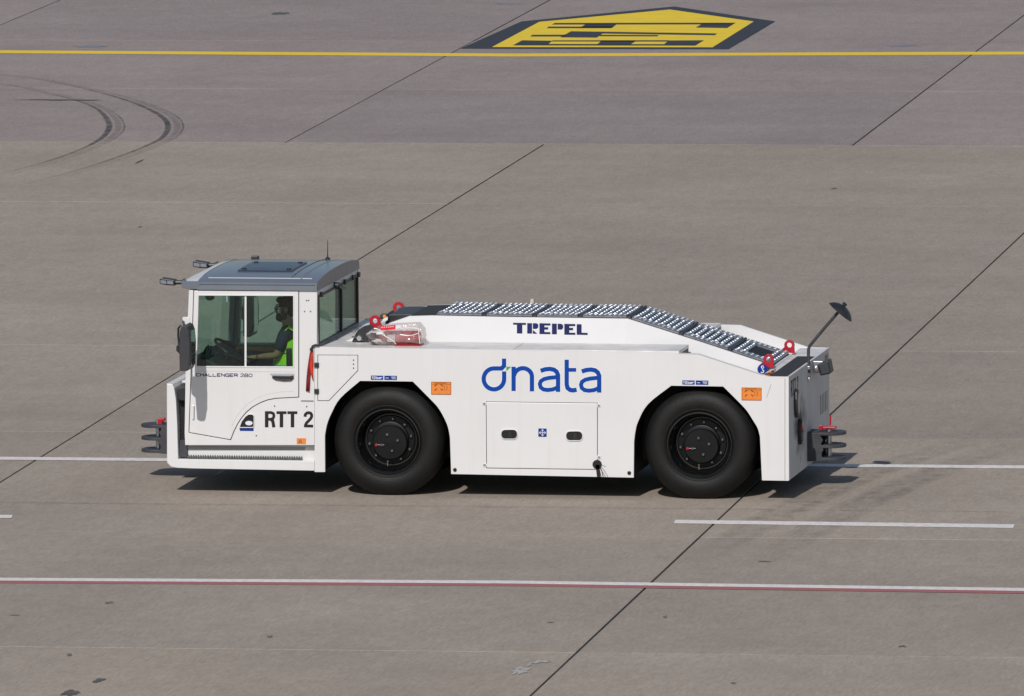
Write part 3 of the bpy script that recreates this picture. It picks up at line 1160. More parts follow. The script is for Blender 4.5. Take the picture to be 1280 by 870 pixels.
# ---- aluminium deck gratings
def slat_mesh(L):
    """transverse ribbed grating bar: rounded top with raised teeth, along Y"""
    bm = bmesh.new()
    hw, h = 0.026, 0.016
    pr = [(-hw, 0), (-hw, h*.7), (-hw*.55, h), (hw*.55, h), (hw, h*.7), (hw, 0)]
    prism(bm, pr, -L/2, L/2)
    for y in (-L/2+.03, -L/2+.10, -L*.17, L*.02, L*.19, L/2-.03, L/2-.10):
        a = [bm.verts.new((sx*0.009, y+sy*0.012, h-0.001)) for sx, sy in ((-1, -1), (1, -1), (1, 1), (-1, 1))]
        b = [bm.verts.new((sx*0.006, y+sy*0.008, h+0.0065)) for sx, sy in ((-1, -1), (1, -1), (1, 1), (-1, 1))]
        bm.faces.new(b)
        for k in range(4):
            bm.faces.new([a[k], a[(k+1) % 4], b[(k+1) % 4], b[k]])
    bmesh.ops.recalc_face_normals(bm, faces=bm.faces[:])
    me = bpy.data.meshes.new('slat')
    bm.to_mesh(me)
    bm.free()
    me.materials.append(ALU)
    return me


def plank_mesh(L, wd=0.085):
    bm = bmesh.new()
    prism(bm, [(-wd/2, 0), (-wd/2, .014), (-wd/2+.012, .022), (wd/2-.012, .022), (wd/2, .014), (wd/2, 0)], -L/2, L/2, axis='Y')
    n = max(3, int(L/0.048))
    for i in range(n):
        y = -L/2+(i+.5)*L/n
        for x in ((-1)**i*wd*.12,):
            a = [bm.verts.new((x+sx*0.012, y+sy*0.012, .0215)) for sx, sy in ((-1, -1), (1, -1), (1, 1), (-1, 1))]
            b = [bm.verts.new((x+sx*0.008, y+sy*0.008, .028)) for sx, sy in ((-1, -1), (1, -1), (1, 1), (-1, 1))]
            bm.faces.new(b)
            for k in range(4):
                bm.faces.new([a[k], a[(k+1) % 4], b[(k+1) % 4], b[k]])
    bmesh.ops.rotate(bm, verts=bm.verts[:], cent=(0, 0, 0), matrix=Matrix.Rotation(R(90), 3, 'Z'))
    bmesh.ops.recalc_face_normals(bm, faces=bm.faces[:])
    me = bpy.data.meshes.new('plank')
    bm.to_mesh(me)
    bm.free()
    me.materials.append(ALU)
    return me


gY0, gY1 = DY0+0.03, DY1-0.03
SL = slat_mesh(gY1-gY0-0.34)
PANELS = [((545, 394.4), (602, 395.6)), ((607, 395.7), (665, 396.7)), ((670, 396.9), (722, 397.4)), ((727, 397.4), (783, 398.3)),
          ((788, 399.6), (848, 418.7)), ((853, 420.3), (909, 438.4)), ((914, 440.2), (966, 457.2))]
for i, (a, b) in enumerate(PANELS):
    pa, pb = S3(*a, DY0), S3(*b, DY0)
    dv = pb-pa
    L = dv.length
    th = -math.atan2(dv.z, dv.x)
    mid = (pa+pb)/2
    mid.y = (gY0+gY1)/2
    # tray under the bars: dark, in the plane of the deck
    bm = bmesh.new()
    box(bm, -L/2, L/2, -(gY1-gY0)/2, (gY1-gY0)/2, -0.004, 0.006)
    bmesh.ops.rotate(bm, verts=bm.verts[:], cent=(0, 0, 0), matrix=Matrix.Rotation(th, 3, 'Y'))
    bmesh.ops.translate(bm, verts=bm.verts[:], vec=mid)
    tray = link('deck_grating', bm, GRATEDARK, T)
    ex = Vector((math.cos(th), 0, -math.sin(th)))
    ez = Vector((math.sin(th), 0, math.cos(th)))
    PM = plank_mesh(L-0.01)
    for yy in (gY0+0.045, gY0+0.135, gY1-0.045, gY1-0.135):
        o = bpy.data.objects.new('plank', PM)
        COL.objects.link(o)
        o.location = Vector((mid.x, yy, mid.z))+ez*0.0065
        o.rotation_euler = (0, th, 0)
        par(o, tray)
    n = int(L/0.060)
    for k in range(n):
        s = -L/2+(k+.5)*L/n
        if i == 6 and 2 <= k <= 4:
            continue          # opening in the last grating
        o = bpy.data.objects.new('slat', SL)
        COL.objects.link(o)
        o.location = mid+ex*s+ez*0.0068
        o.rotation_euler = (0, th, 0)
        par(o, tray)
    if i < 6:
        bm = bmesh.new()
        tube(bm, [pb+Vector((.02, gY0-DY0, .008)), pb+Vector((.02, gY1-DY0, .008))], 0.017, 8)
        link('cross_bar', bm, DGREY, tray, smooth=True)

# ---- front lug plates, black cover, rear lugs


def ring_lug(bm, c, r, ri, y0, y1, legs):
    """upright plate: rounded head with a hole, flaring to two feet"""
    head = arc(c[0], c[1], r, r, -20, 200, 16)
    poly = [legs[1]]+head+[legs[0]]
    hole = arc(c[0], c[1], ri, ri, 0, 337.5, 15)
    prism(bm, poly, y0, y1, [hole])


for (u, v, y) in ((468.8, 401.0, 0.75), (498.3, 384.2, 2.04)):
    c = S(u, v, y)
    bm = bmesh.new()
    ring_lug(bm, c, 0.057, 0.026, y-0.018, y+0.018, (( c[0]-0.03, c[1]-0.10), (c[0]+0.085, c[1]-0.065)))
    link('lifting_lug', bm, RED, T, bevel=0.004)
for (u, v, y) in ((960.8, 449.0, 0.75), (986.8, 431.2, 2.09)):
    c = S(u, v, y)
    bm = bmesh.new()
    ring_lug(bm, c, 0.052, 0.026, y-0.016, y+0.016, ((c[0]-0.10, c[1]-0.065), (c[0]+0.055, c[1]-0.085)))
    link('lifting_lug', bm, RED, T, bevel=0.004)
K = lambda pts: crop(435, 370, 11.636, pts)
for y in (0.58, W-.58):
    P = K([(150, 490), (230, 440), (330, 412), (388, 465), (255, 560), (290, 630), (320, 700), (90, 702), (65, 655), (110, 560)])
    bm = bmesh.new()
    poly = SP(P, 0.58)
    prism(bm, poly, y-0.03, y+0.03)
    lp = link('lug_bracket', bm, SATIN, T, bevel=0.006)
    c = S(435+175/11.636, 370+605/11.636, 0.58)
    bm = bmesh.new()
    lathe(bm, [(-0.06, 0.024), (-0.05, 0.030), (0.0, 0.030)], (c[0], y, c[1]), n=14)
    link('bolt', bm, SILVER, lp, smooth=True)
    bm = bmesh.new()
    tube(bm, [(c[0]-0.075, y-0.05, c[1]+0.015), (c[0]-0.03, y-0.052, c[1]+0.005), (c[0]+0.04, y-0.05, c[1]-0.02)], 0.008, 6)
    link('pin', bm, NUTM, lp)
cov = SP(K([(545, 395), (590, 258), (860, 262), (925, 262), (1050, 262), (1050, 330), (870, 400)]), DY0+0.08)
bm = bmesh.new()
za = S(485, 404, DY0)[1]
cpts = SP([(481, 404.5), (486, 393.5), (508, 393.0), (520, 393.6), (522, 398), (512, 399), (490, 406)], DY0+.1)
prism(bm, cpts, DY0+0.10, DY1-0.22)
cvr = link('black_cover', bm, SATIN, T, bevel=0.008)
bm = bmesh.new()
bx, bz = S(480, 396.5, .8)
box(bm, bx-0.035, bx+0.03, .78, .88, bz-.02, bz+.03)
link('lamp_box', bm, SATIN, cvr, bevel=0.004)
bm = bmesh.new()
lathe(bm, [(0, .018), (.02, .016), (.028, .006)], (bx+.01, .77, bz+.012), n=10)
link('amber_lamp', bm, AMBER, cvr)
bm = bmesh.new()
x_, z_ = S(481, 400, .74)
prism(bm, [(x_-.03, z_-.02), (x_+.03, z_+.0), (x_+.03, z_+.035), (x_-.02, z_+.01)], .735, .75)
link('label_plate', bm, STWHITE, cvr)
bm = bmesh.new()
c0 = S3(498, 386, 1.6)
tube(bm, [c0, c0+Vector((.03, -.25, .01)), c0+Vector((.05, -.55, -.03)), c0+Vector((.06, -.75, -.09))], 0.008, 6)
link('wire', bm, STEEL, cvr, smooth=True)
bm = bmesh.new()
pa, pb = S(513, 395.1, DY0), S(543.5, 394.4, DY0)
prism(bm, [pa, pb, (pb[0], pb[1]+.006), (pa[0], pa[1]+.006)], DY0+0.03, DY1-0.10)
link('antislip_plate', bm, ANTISLIP, T)
# small pale fin on the far ledge
bm = bmesh.new()
q = S(664, 381, 2.2)
prism(bm, [(q[0]-.045, ZL-.01), (q[0]+.03, ZL-.01), (q[0]+.03, q[1]+.06), (q[0]+.0, q[1]+.06)], 2.17, 2.23)
link('marker_fin', bm, mat('fin_cream', (0.62, 0.58, 0.5), 0.5), T)

# ------------------------------------------------------------------ wheels


def build_wheel(cx, cz, y_out, sgn):
    """sgn=+1: outer face towards -Y (near side)"""
    wr = bpy.data.objects.new('wheel', None)
    COL.objects.link(wr)
    wr.location = (cx, y_out, cz)
    par(wr, T)
    ro = cz+0.017
    prof = [(0.06, .318), (.028, .33), (.013, .352), (.008, .358), (.009, .364), (.004, .372), (-.004, .41), (-.003, .44), (.002, .464), (.011, .486), (.022, .506), (.034, .518), (.045, .528), (.075, ro-.008), (.12, ro), (.34, ro), (.385, ro-.008), (.415, .522), (.44, .495), (.455, .455), (.46, .41), (.45, .36), (.42, .33), (.40, .318)]
    bm = bmesh.new()
    lathe(bm, [(s*sgn, r) for s, r in prof], (cx, y_out, cz), n=96, cap=False)
    # flatten slightly where it carries the load
    for v in bm.verts:
        if v.co.z < 0.004:
            v.co.z = 0.002
        elif v.co.z < 0.03:
            v.co.y += (.008 if v.co.y > y_out+.23*sgn else -.008)*(1-v.co.z/.03)
    tyre = link('tyre', bm, TYRE, wr, smooth=True)
    # rim: flange, deep dish, disc
    bm = bmesh.new()
    rp = [(.030, .334), (.016, .328), (.014, .318), (.024, .308), (.055, .300), (.075, .292), (.13, .285), (.185, .275), (.20, .262), (.205, .20), (.19, .19)]
    lathe(bm, [(s*sgn, r) for s, r in rp], (cx, y_out, cz), n=72, cap=False)
    link('rim', bm, RIMB, wr, smooth=True)
    bm = bmesh.new()
    hp = [(.21, .262), (.20, .248), (.185, .240), (.18, .19), (.155, .184), (.15, .17), (.148, .02), (.148, .0005)]
    lathe(bm, [(s*sgn, r) for s, r in hp], (cx, y_out, cz), n=60, cap=False)
    link('hub', bm, HUBM, wr, smooth=True)
    bm = bmesh.new()
    hp = [(.20, .178), (.110, .176), (.098, .166), (.094, .0005)]
    lathe(bm, [(s*sgn, r) for s, r in hp], (cx+.005, y_out, cz-.02), n=48, cap=False)
    link('hub_cap', bm, HUBM, wr, smooth=True)
    for k in range(10):
        a = 2*math.pi*(k+.3)/10
        bm = bmesh.new()
        lathe(bm, [(-.034*sgn, .010), (-.030*sgn, .015), (.01*sgn, .016)], (cx+.215*math.cos(a), y_out+.183*sgn, cz+.215*math.sin(a)), n=6)
        link('wheel_nut', bm, NUTM, wr)
    for k in range(4):
        a = 2*math.pi*(k+.18)/4
        bm = bmesh.new()
        lathe(bm, [(-.018*sgn, .011), (-.014*sgn, .015), (.01*sgn, .016)], (cx+.005+.085*math.cos(a), y_out+.092*sgn, cz-.02+.085*math.sin(a)), n=8)
        link('cap_bolt', bm, NUTM, wr)
    bm = bmesh.new()
    lathe(bm, [(-.014*sgn, .010), (-.01*sgn, .015), (.01*sgn, .015)], (cx-.13, y_out+.09*sgn, cz-.045), n=12)
    link('wheel_nut_tag', bm, RED, wr)
    bm = bmesh.new()
    tube(bm, [(cx-.12, y_out+.085*sgn, cz-.043), (cx-.05, y_out+.082*sgn, cz-.042)], .0022, 5)
    link('indicator_wire', bm, NUTM, wr)
    bm = bmesh.new()
    tube(bm, [(cx-.01, y_out+.06*sgn, cz-.25), (cx-.012, y_out+.05*sgn, cz-.215)], .007, 6)
    link('valve', bm, mat('brass', (.7, .6, .35), .3, metal=1.0), wr)


for cx in (-0.018, 3.134):
    build_wheel(cx, 0.545, 0.015, 1)
    build_wheel(cx, 0.545, W-0.015, -1)

# ------------------------------------------------------------------ cab shell
DOOR = [(242.6, 363.2), (373, 363.5), (373, 496), (345, 497.5), (335, 499.3), (325, 503), (316, 508), (308, 514.5), (302, 521.5), (297, 529), (292, 539), (288, 549.3), (236.6, 540.3), (239.5, 460)]
CAB = [(236.2, 362), (396.3, 362), (396.0, 433.1), (393.0, 433.2), (393.0, 556.3), (231.5, 556.3), (230.8, 541), (232, 465)]
WIN = [(247.3, 368.2), (367.8, 368.6), (368, 459.3), (244.8, 458.6)]
door, cabo, win = SP(DOOR), SP(CAB), SP(WIN)
WIN_IN = inset(win, 0.0)
for side in (0, 1):
    f = (lambda a, b: (a, b)) if side == 0 else (lambda a, b: (WC-b, WC-a))
    bm = bmesh.new()
    prism(bm, cabo, *f(0.0, 0.045), [inset(door, -0.008)])
    cp = link('cab_side', bm, WHITE, T, bevel=0.004)
    bm = bmesh.new()
    prism(bm, door, *f(-0.004, 0.040), [win])
    dr = link('cab_door', bm, WHITE, T, bevel=0.005)
    # dark seal behind the door gap
    bm = bmesh.new()
    prism(bm, inset(door, -0.012), *f(0.046, 0.055), [inset(win, -0.004)])
    link('door_seal', bm, BLACK if side == 0 else INTGREY, dr)
    for (pa, pb) in (((247.3, 307), (0.014, 0.018)), ((307, 368), (0.020, 0.024))):
        bm = bmesh.new()
        P = [(pa[0]-1 if pa[0] < 300 else pa[0], 367.5), (pa[1]+.8, 367.8), (pa[1]+.8, 460), (pa[0]-(3.3 if pa[0] < 300 else 0), 459.4)]
        prism(bm, SP(P), *f(*pb))
        link('window_pane', bm, GLASS, dr)
    bm = bmesh.new()
    prism(bm, SP([(305.6, 368.5), (308.0, 368.5), (308.0, 459), (305.6, 459)]), *f(0.004, 0.013))
    link('window_divider', bm, WHITE, dr)
    bm = bmesh.new()
    prism(bm, inset(win, -0.002), *f(-0.009, 0.010), [inset(win, 0.010)])
    link('window_frame', bm, WHITE, dr, bevel=0.002)
    # handle: recess and bow
    decal('handle_recess', mat('recess_grey', (.45, .45, .46), .6), [[(338, 466.8), (368, 467), (368, 471), (366, 475.5), (343, 474.5), (341, 471), (337, 467.6)]], -0.003 if side == 0 else WC+0.008, dr, 0.002)
    bm = bmesh.new()
    hy = -0.02 if side == 0 else WC+.02
    P = [S(a, b) for a, b in ((340.8, 470.5), (345, 473.2), (355, 474.6), (364, 474.2), (367, 470.5))]
    tube(bm, [(x, hy, z) for x, z in P], 0.010, 7)
    P = SP([(341, 469.2), (362, 469.6), (367.2, 469), (367.2, 472.2), (362, 472.6), (342, 471.4)])
    prism(bm, P, hy-.012, hy+.012)
    link('door_handle', bm, SATIN, dr, bevel=0.003)
    if side == 0:
        bm = bmesh.new()
        P = [(x, -0.012, z) for x, z in SP([(241, 507), (243, 507.5), (242.7, 524), (240.8, 524)])]
        tube(bm, P, 0.004, 5)
        link('hinge_rod', bm, STEEL, dr)
        pl = mat('press_line', (.55, .545, .535), .6)
        decal('door_crease', pl, [stroke([(367, 489), (350, 490), (335, 492.5), (322, 497), (311, 503.5), (302, 512), (295, 522), (289, 534)], .5), stroke([(246, 463.8), (368, 464.8)], .6)], -0.004, dr, 0.001)
        # model lettering
        K = lambda pts: crop(235, 455, 12.8, pts)
        ltr = [K(P) for P in word('CHALLENGER', 130, 792, 143, 198, 11, .24, .012) + word('280', 838, 1027, 151, 206, 9.5, .24, .012)]
        decal('model_lettering', NAVY, ltr, -0.004, dr, 0.002)
        # fleet number
        K = lambda pts: crop(280, 480, 7.25, pts)
        num = [stroke([(387, 246), (387, 392)], 32), stroke([(387, 258), (428, 258), (448, 268), (453, 288), (447, 308), (428, 319), (387, 319)], 25), stroke([(425, 319), (441, 333), (447, 360), (452, 392)], 29),
               stroke([(476, 259), (567, 259)], 25), stroke([(521, 259), (521, 392)], 32), stroke([(575, 259), (665, 259)], 25), stroke([(621, 259), (621, 392)], 32),
               stroke([(734, 296), (738, 275), (752, 262), (769, 259), (786, 264), (795, 280), (794, 297), (784, 315), (748, 352), (738, 372), (738, 378)], 26), stroke([(725, 379), (808, 381)], 25)]
        bm = bmesh.new()
        for i, P in enumerate(num):
            prism(bm, SP(K(P)), -0.002-.0003*(i % 3), .001)
        link('fleet_number', bm, BLACKP, cp)
        gr = [(300, 533.8), (302.5, 527), (307, 521), (311, 518.2), (315.5, 518.2), (317.2, 519.8), (317.2, 532), (315.8, 533.8)]
        gh = decal('grab_recess', BLACKP, [gr], 0, cp, .002)
        decal('grab_shine', STWHITE, [arc(311.2, 528.8, 4.6, 2.8, -20, 320, 16)], -.002, gh, .001)
        bm = bmesh.new()
        go = SP(gr)
        prism(bm, inset(go, -.008), -.012, .001, [go])
        link('grab_rim', bm, WHITE, gh, bevel=.003)
        decal('sticker', STBLUE, [[(299.8, 534.8), (317, 535), (317, 538.6), (299.8, 538.4)]], -.0005, cp)
        s2 = decal('warning_sticker', STORANGE, [[(371, 547.6), (382.8, 547.8), (382.3, 555), (371, 555)]], 0, cp)
        decal('sticker_print', STBROWN, [stroke([(373.2, 553.2), (375.2, 549.4), (377.2, 553.2), (373.2, 553.2)], .6)], -.003, s2, .001)
        decal('seam_slot', mat('slot_grey', (.22, .22, .23), .7), [[(376.2, 500.2), (392, 500.5), (392, 502.3), (376.2, 502)]], 0, cp, .001)
        for a, b in ((343.3, 507.5), (383.4, 508.2), (320.4, 544.5), (380.8, 389.3), (388.2, 389.3), (383.2, 375.6), (385.8, 375.6)):
            bm = bmesh.new()
            lathe(bm, [(-0.006, 0.005), (0.001, 0.008)], S3(a, b, 0), n=8)
            link('screw', bm, DGREY, cp)

# back wall of the cab with its window (plane X = XC)
zt_c, zh = S(395.8, 362)[1], S(395.8, 371.5)[1]
bm = bmesh.new()
prism(bm, [(0.046, ZL-.3), (WC-.046, ZL-.3), (WC-.046, zt_c), (0.046, zt_c)], XC-0.04, XC, [[(0.07, ZL+.02), (WC-.07, ZL+.02), (WC-.07, zh), (.07, zh)]], axis='X')
cw = link('cab_back_wall', bm, WHITE, T)
bm = bmesh.new()
prism(bm, [(0.06, ZL+.012), (WC-.06, ZL+.012), (WC-.06, zh+.012), (.06, zh+.012)], XC-.03, XC+.012, [[(0.082, ZL+.034), (WC-.082, ZL+.034), (WC-.082, zh-.01), (.082, zh-.01)]], axis='X')
rw = link('rear_window', bm, BLACKP, T)
for a, b in ((.07, 1.30), (1.30, WC-.07)):
    bm = bmesh.new()
    box(bm, XC-.006, XC+.0, a+.006, b-.006, ZL+.02, zh)
    link('window_pane', bm, GLASSR, rw)
bm = bmesh.new()
box(bm, XC-.01, XC+.014, 1.285, 1.315, ZL+.03, zh)
link('window_divider', bm, BLACKP, rw)
for y in (.18, 1.45, 1.9, WC-.06):
    bm = bmesh.new()
    box(bm, XC+.0005, XC+.03, y-.015, y+.015, zh-.015, zh+.035)
    link('window_clip', bm, SATIN, rw)
bm = bmesh.new()
lathe(bm, [(0, .03), (.05, .028), (.06, .01)], (XC, .93, zh+.03), axis='X', n=12)
link('wiper_motor', bm, SATIN, rw)
bm = bmesh.new()
tube(bm, [(XC+.05, .93, zh+.03), (XC+.04, 1.15, zh-.03), (XC+.03, 1.40, zh-.05)], .010, 6)
link('wiper_arm', bm, SATIN, rw)

# cab front: windscreen and lower front wall
XF, XFB = S(236.4, 362)[0], S(231.5, 470)[0]
zb_c = S(231.5, 556)[1]
bm = bmesh.new()
v = [bm.verts.new(p) for p in ((XFB+.005, .05, 1.22), (XFB+.005, WC-.05, 1.22), (XF+.01, WC-.05, zt_c), (XF+.01, .05, zt_c))]
bm.faces.new(v)
link('windscreen', bm, glass('windscreen_glass', (0.67, 0.88, 0.80), refl=0.3), T)
bm = bmesh.new()
box(bm, XFB, XFB+.04, .046, WC-.046, zb_c, 1.22)
link('cab_front_wall', bm, WHITE, T)
for y in (.046, WC-.095):
    bm = bmesh.new()
    prism(bm, [(XFB+.0, 1.22), (XFB+.05, 1.22), (XF+.055, zt_c), (XF+.004, zt_c)], y, y+.05)
    link('windscreen_pillar', bm, INTGREY, T)
bm = bmesh.new()
box(bm, XF+.05, XC-.045, .05, WC-.05, zb_c+.02, zb_c+.06)
link('cab_floor', bm, INTDARK, T)

# roof: crowned shell with a lip
XA, XB = S(226.6, 353)[0], XC+0.005
ZR = S(300, 352)[1]
NX, NYr = 14, 16


def roof_z(x, y):
    t = (x-XA)/(XB-XA)
    e = 2*y/WC-1
    crown = 0.055*(1-abs(e)**2.6)
    lip = -0.008*max(0, abs(e)-.93)/.07
    front = -0.055*max(0, 1-t/0.20)**2 * (1-e*e*.7)
    return ZR+crown+lip+front


XV = XA+0.165
bm = bmesh.new()
grid_ = [[bm.verts.new((XV+(XB-XV)*i/NX, -.012+(WC+.024)*j/NYr, roof_z(XV+(XB-XV)*i/NX, min(WC, max(0, -.012+(WC+.024)*j/NYr))))) for j in range(NYr+1)] for i in range(NX+1)]
for i in range(NX):
    for j in range(NYr):
        bm.faces.new([grid_[i][j], grid_[i+1][j], grid_[i+1][j+1], grid_[i][j+1]])


def skirt(edge, dx, dy, zz):
    low = [bm.verts.new((q.co.x+dx, q.co.y+dy, zz)) for q in edge]
    for a, b, c, e in zip(edge, edge[1:], low[1:], low):
        bm.faces.new([a, b, c, e])
    return low


zl = S(300, 362)[1]-.004
ln_ = skirt([grid_[i][0] for i in range(NX+1)], 0, -.006, zl)
lf_ = skirt([grid_[i][NYr] for i in range(NX+1)], 0, .006, zl)
lb_ = skirt(grid_[NX], .004, 0, zl-.002)
lv_ = skirt(grid_[0], 0, 0, zl)
v = [bm.verts.new((x, y, zl+.003)) for x, y in ((XV, -.01), (XB, -.01), (XB, WC+.01), (XV, WC+.01))]
bm.faces.new(v)
roof = link('cab_roof', bm, GREYROOF, T, smooth=True)
# side rib and rear groove
bm = bmesh.new()
pts = []
for x0_ in [XV+.08+(XB-XV-.16)*k/10 for k in range(11)]:
    pts.append((x0_, .17, roof_z(x0_, .17)-.006))
tube(bm, pts, .018, 8)
link('roof_rib', bm, GREYROOF, roof, smooth=True)
bm = bmesh.new()
pts = [(XB-.19, .15+(WC-.3)*k/12, roof_z(XB-.19, .15+(WC-.3)*k/12)-.004) for k in range(13)]
tube(bm, pts, .012, 8)
link('roof_rib', bm, GREYROOF, roof, smooth=True)
bm = bmesh.new()
pts = [(XB-.30, .2+(WC-.4)*k/12, roof_z(XB-.30, .2+(WC-.4)*k/12)+.001) for k in range(13)]
for a, b in zip(pts, pts[1:]):
    box(bm, a[0]-.006, a[0]+.006, a[1], b[1]-.001, min(a[2], b[2])-.02, (a[2]+b[2])/2+.002)
link('roof_seam', bm, mat('roof_seam', (.07, .08, .1), .6), roof)
for y in (-.011, ):
    bm = bmesh.new()
    tube(bm, [(XV+.02, -.014, ZR-.025), (XB-.02, -.014, ZR-.025)], .008, 6)
    link('drip_rail', bm, GREYROOF, roof, smooth=True)
# hatch
hx0, hx1, hy0, hy1 = S(297, 339, .55)[0], S(365, 339, .55)[0], .55, 1.36
bm = bmesh.new()
for i in range(6):
    ya, yb = hy0+(hy1-hy0)*i/6, hy0+(hy1-hy0)*(i+1)/6
    z1, z2 = roof_z(-1.4, ya)+.014, roof_z(-1.4, yb)+.014
    v = [bm.verts.new(p) for p in ((hx0, ya, z1), (hx1, ya, z1), (hx1, yb, z2), (hx0, yb, z2))]
    bm.faces.new(v)
bmesh.ops.remove_doubles(bm, verts=bm.verts[:], dist=1e-4)
r_ = bmesh.ops.extrude_face_region(bm, geom=bm.faces[:])
bmesh.ops.translate(bm, verts=[q for q in r_['geom'] if isinstance(q, bmesh.types.BMVert)], vec=(0, 0, -.02))
hatch = link('roof_hatch', bm, mat('hatch_blue_grey', (.030, .045, .075), .3, var=.05, spec=.3), roof)
for x in (hx0+.05, hx1-.05):
    for y in (hy0+.1, hy1-.1):
        bm = bmesh.new()
        lathe(bm, [(-.005, .026), (.006, .025), (.009, .012)], (x, y, roof_z(-1.4, y)+.016), axis='Z', n=14)
        link('hatch_latch', bm, SATIN, hatch, smooth=True)
# antenna, small black block
bm = bmesh.new()
ax, az = S(409.5, 322, 2.0)
ax -= .0
az = roof_z(ax, 2.0)
lathe(bm, [(0, .03), (.02, .026), (.035, .008)], (ax, 2.0, az-.004), axis='Z', n=12)
tube(bm, [(ax, 2.0, az), (ax+.003, 2.0, az+.2)], [.007, .003], 6)
link('antenna', bm, SATIN, roof)
bm = bmesh.new()
bx = S(319, 321, 2.06)[0]
bz = roof_z(bx, 2.06)
box(bm, bx-.036, bx+.036, 2.02, 2.1, bz-.01, bz+.032)
link('roof_block', bm, SATIN, roof, bevel=.006)
# white visor in front of the roof
bm = bmesh.new()
rows = []
for i in range(5):
    x = XA+(XV-.004-XA)*i/4
    rows.append([bm.verts.new((x-.02*(1-i/4)*0, -.012+(WC+.024)*j/NYr, roof_z(x, min(WC, max(0, -.012+(WC+.024)*j/NYr)))+.003-.01*(1-i/4))) for j in range(NYr+1)])
for i in range(4):
    for j in range(NYr):
        bm.faces.new([rows[i][j], rows[i+1][j], rows[i+1][j+1], rows[i][j+1]])
low = [bm.verts.new((q.co.x+.01, q.co.y, ZR-.05)) for q in rows[0]]
for j in range(NYr):
    bm.faces.new([rows[0][j], rows[0][j+1], low[j+1], low[j]])
visor = link('roof_visor', bm, VISORW, T, smooth=True)
# grey cheek under the visor ends
for y in (-.016, WC-.03):
    bm = bmesh.new()
    P = SP([(227.2, 351.3), (234, 351.6), (252, 351.8), (252, 361.6), (234, 361), (227.6, 359.5)])
    prism(bm, P, y, y+.046)
    link('visor_end', bm, GREYROOF, visor, bevel=.004)
for (u, v_, y) in ((211, 351.6, .08), (252.5, 330.2, 2.05)):
    x, z = S(u, v_, y)
    bm = bmesh.new()
    prism(bm, SP([(u-9.8, v_-3.6), (u-8, v_-4.6), (u+8.5, v_-1.9), (u+9.3, v_+4.6), (u-1, v_+4.2), (u-9.8, v_+2.4)], y), y-.07, y+.07)
    wl_ = link('work_light', bm, SATIN, T, bevel=.006)
    bm = bmesh.new()
    for k in (0, 1):
        du = k*8.4
        prism(bm, SP([(u-8.6+du, v_-2.6+k*1.0), (u-1.4+du, v_-1.6+k*.8), (u-1.2+du, v_+2.6+k*.4), (u-8.6+du, v_+1.6+k*.8)], y), y-.075, y-.069)
    link('lens', bm, LENS, wl_)
    bm = bmesh.new()
    tube(bm, [(x+.07, y, z-.01), (x+.13, y, z-.01), (x+.17, y+.02, z+.01)], .022, 8)
    link('bracket', bm, SATIN, wl_)

# ------------------------------------------------------------------ front bumper, step, front coupling
XFR = S(208.3, 500)[0]
fb_o = SP([(208.3, 479), (215.6, 480.2), (217.6, 485), (220, 500), (221.5, 530), (222.6, 572), (223.5, 585), (213, 583), (208.6, 578.5)])
bm = bmesh.new()
prism(bm, fb_o, 0.0, W)
link('front_bumper', bm, WHITE, T, bevel=.008)
bm = bmesh.new()
prism(bm, SP([(222.4, 574), (393, 576.2), (393, 588.4), (240, 585.6), (222.4, 584.8)]), 0.0, .10)
sill = link('step_sill', bm, WHITE, T, bevel=.006)
bm = bmesh.new()
prism(bm, SP([(222.4, 574), (393, 576.2), (393, 588.4), (240, 585.6), (222.4, 584.8)]), W-.10, W)
link('step_sill', bm, WHITE, T, bevel=.006)
bm = bmesh.new()
prism(bm, SP([(233.5, 557), (392.5, 557), (392.5, 577), (233.5, 576)]), .075, .10)
link('step_riser', bm, WHITE, T)
bm = bmesh.new()
for k in range(48):
    u0 = 234.5+k*(378.5-234.5)/48
    vs = 574.2+.0125*(u0-234)
    prism(bm, SP([(u0, vs), (u0+2.2, vs+.03), (u0+2.2, vs-4.2), (u0+1.4, vs-5.8), (u0+.6, vs-4.2)], .05), .03, .07)
st = link('step_tread', bm, mat('tread_dark_steel', (.16, .165, .175), .5, metal=.6, var=.3, scale=30), sill)
st['kind'] = 'stuff'
decal('step_shade_strip', mat('step_shade_grey', (.34, .345, .355), .7), [[(233.5, 557.2), (382.3, 558.6), (380.8, 562.8), (233.5, 561.8)]], .075, sill, .004)  # grey strip paints the cab overhang's shade onto the riser
# dark bay with headlamp between bumper and cab
bm = bmesh.new()
box(bm, XFR+.11, XFB-.002, .14, .75, .42, .98)
link('lamp_bay', bm, BLACK, T)
bm = bmesh.new()
zt_b = S(214, 479.5)[1]
box(bm, XFR+.09, XFB-.004, .34, W-.3, zt_b-.03, zt_b-.006)
link('bumper_top', bm, WHITE, T, bevel=.004)
for y in (.02, W-.14):
    bm = bmesh.new()
    P = SP([(220.5, 486), (231, 483), (231.3, 502), (222.5, 501.5), (220.5, 496)])
    prism(bm, P, y+.03, y+.11)
    hl = link('headlamp', bm, SATIN, T, bevel=.01)
bm = bmesh.new()
prism(bm, SP([(223, 551), (231.5, 551), (234, 572), (223, 572)]), .06, .13)
link('bay_step', bm, DGREY, T)


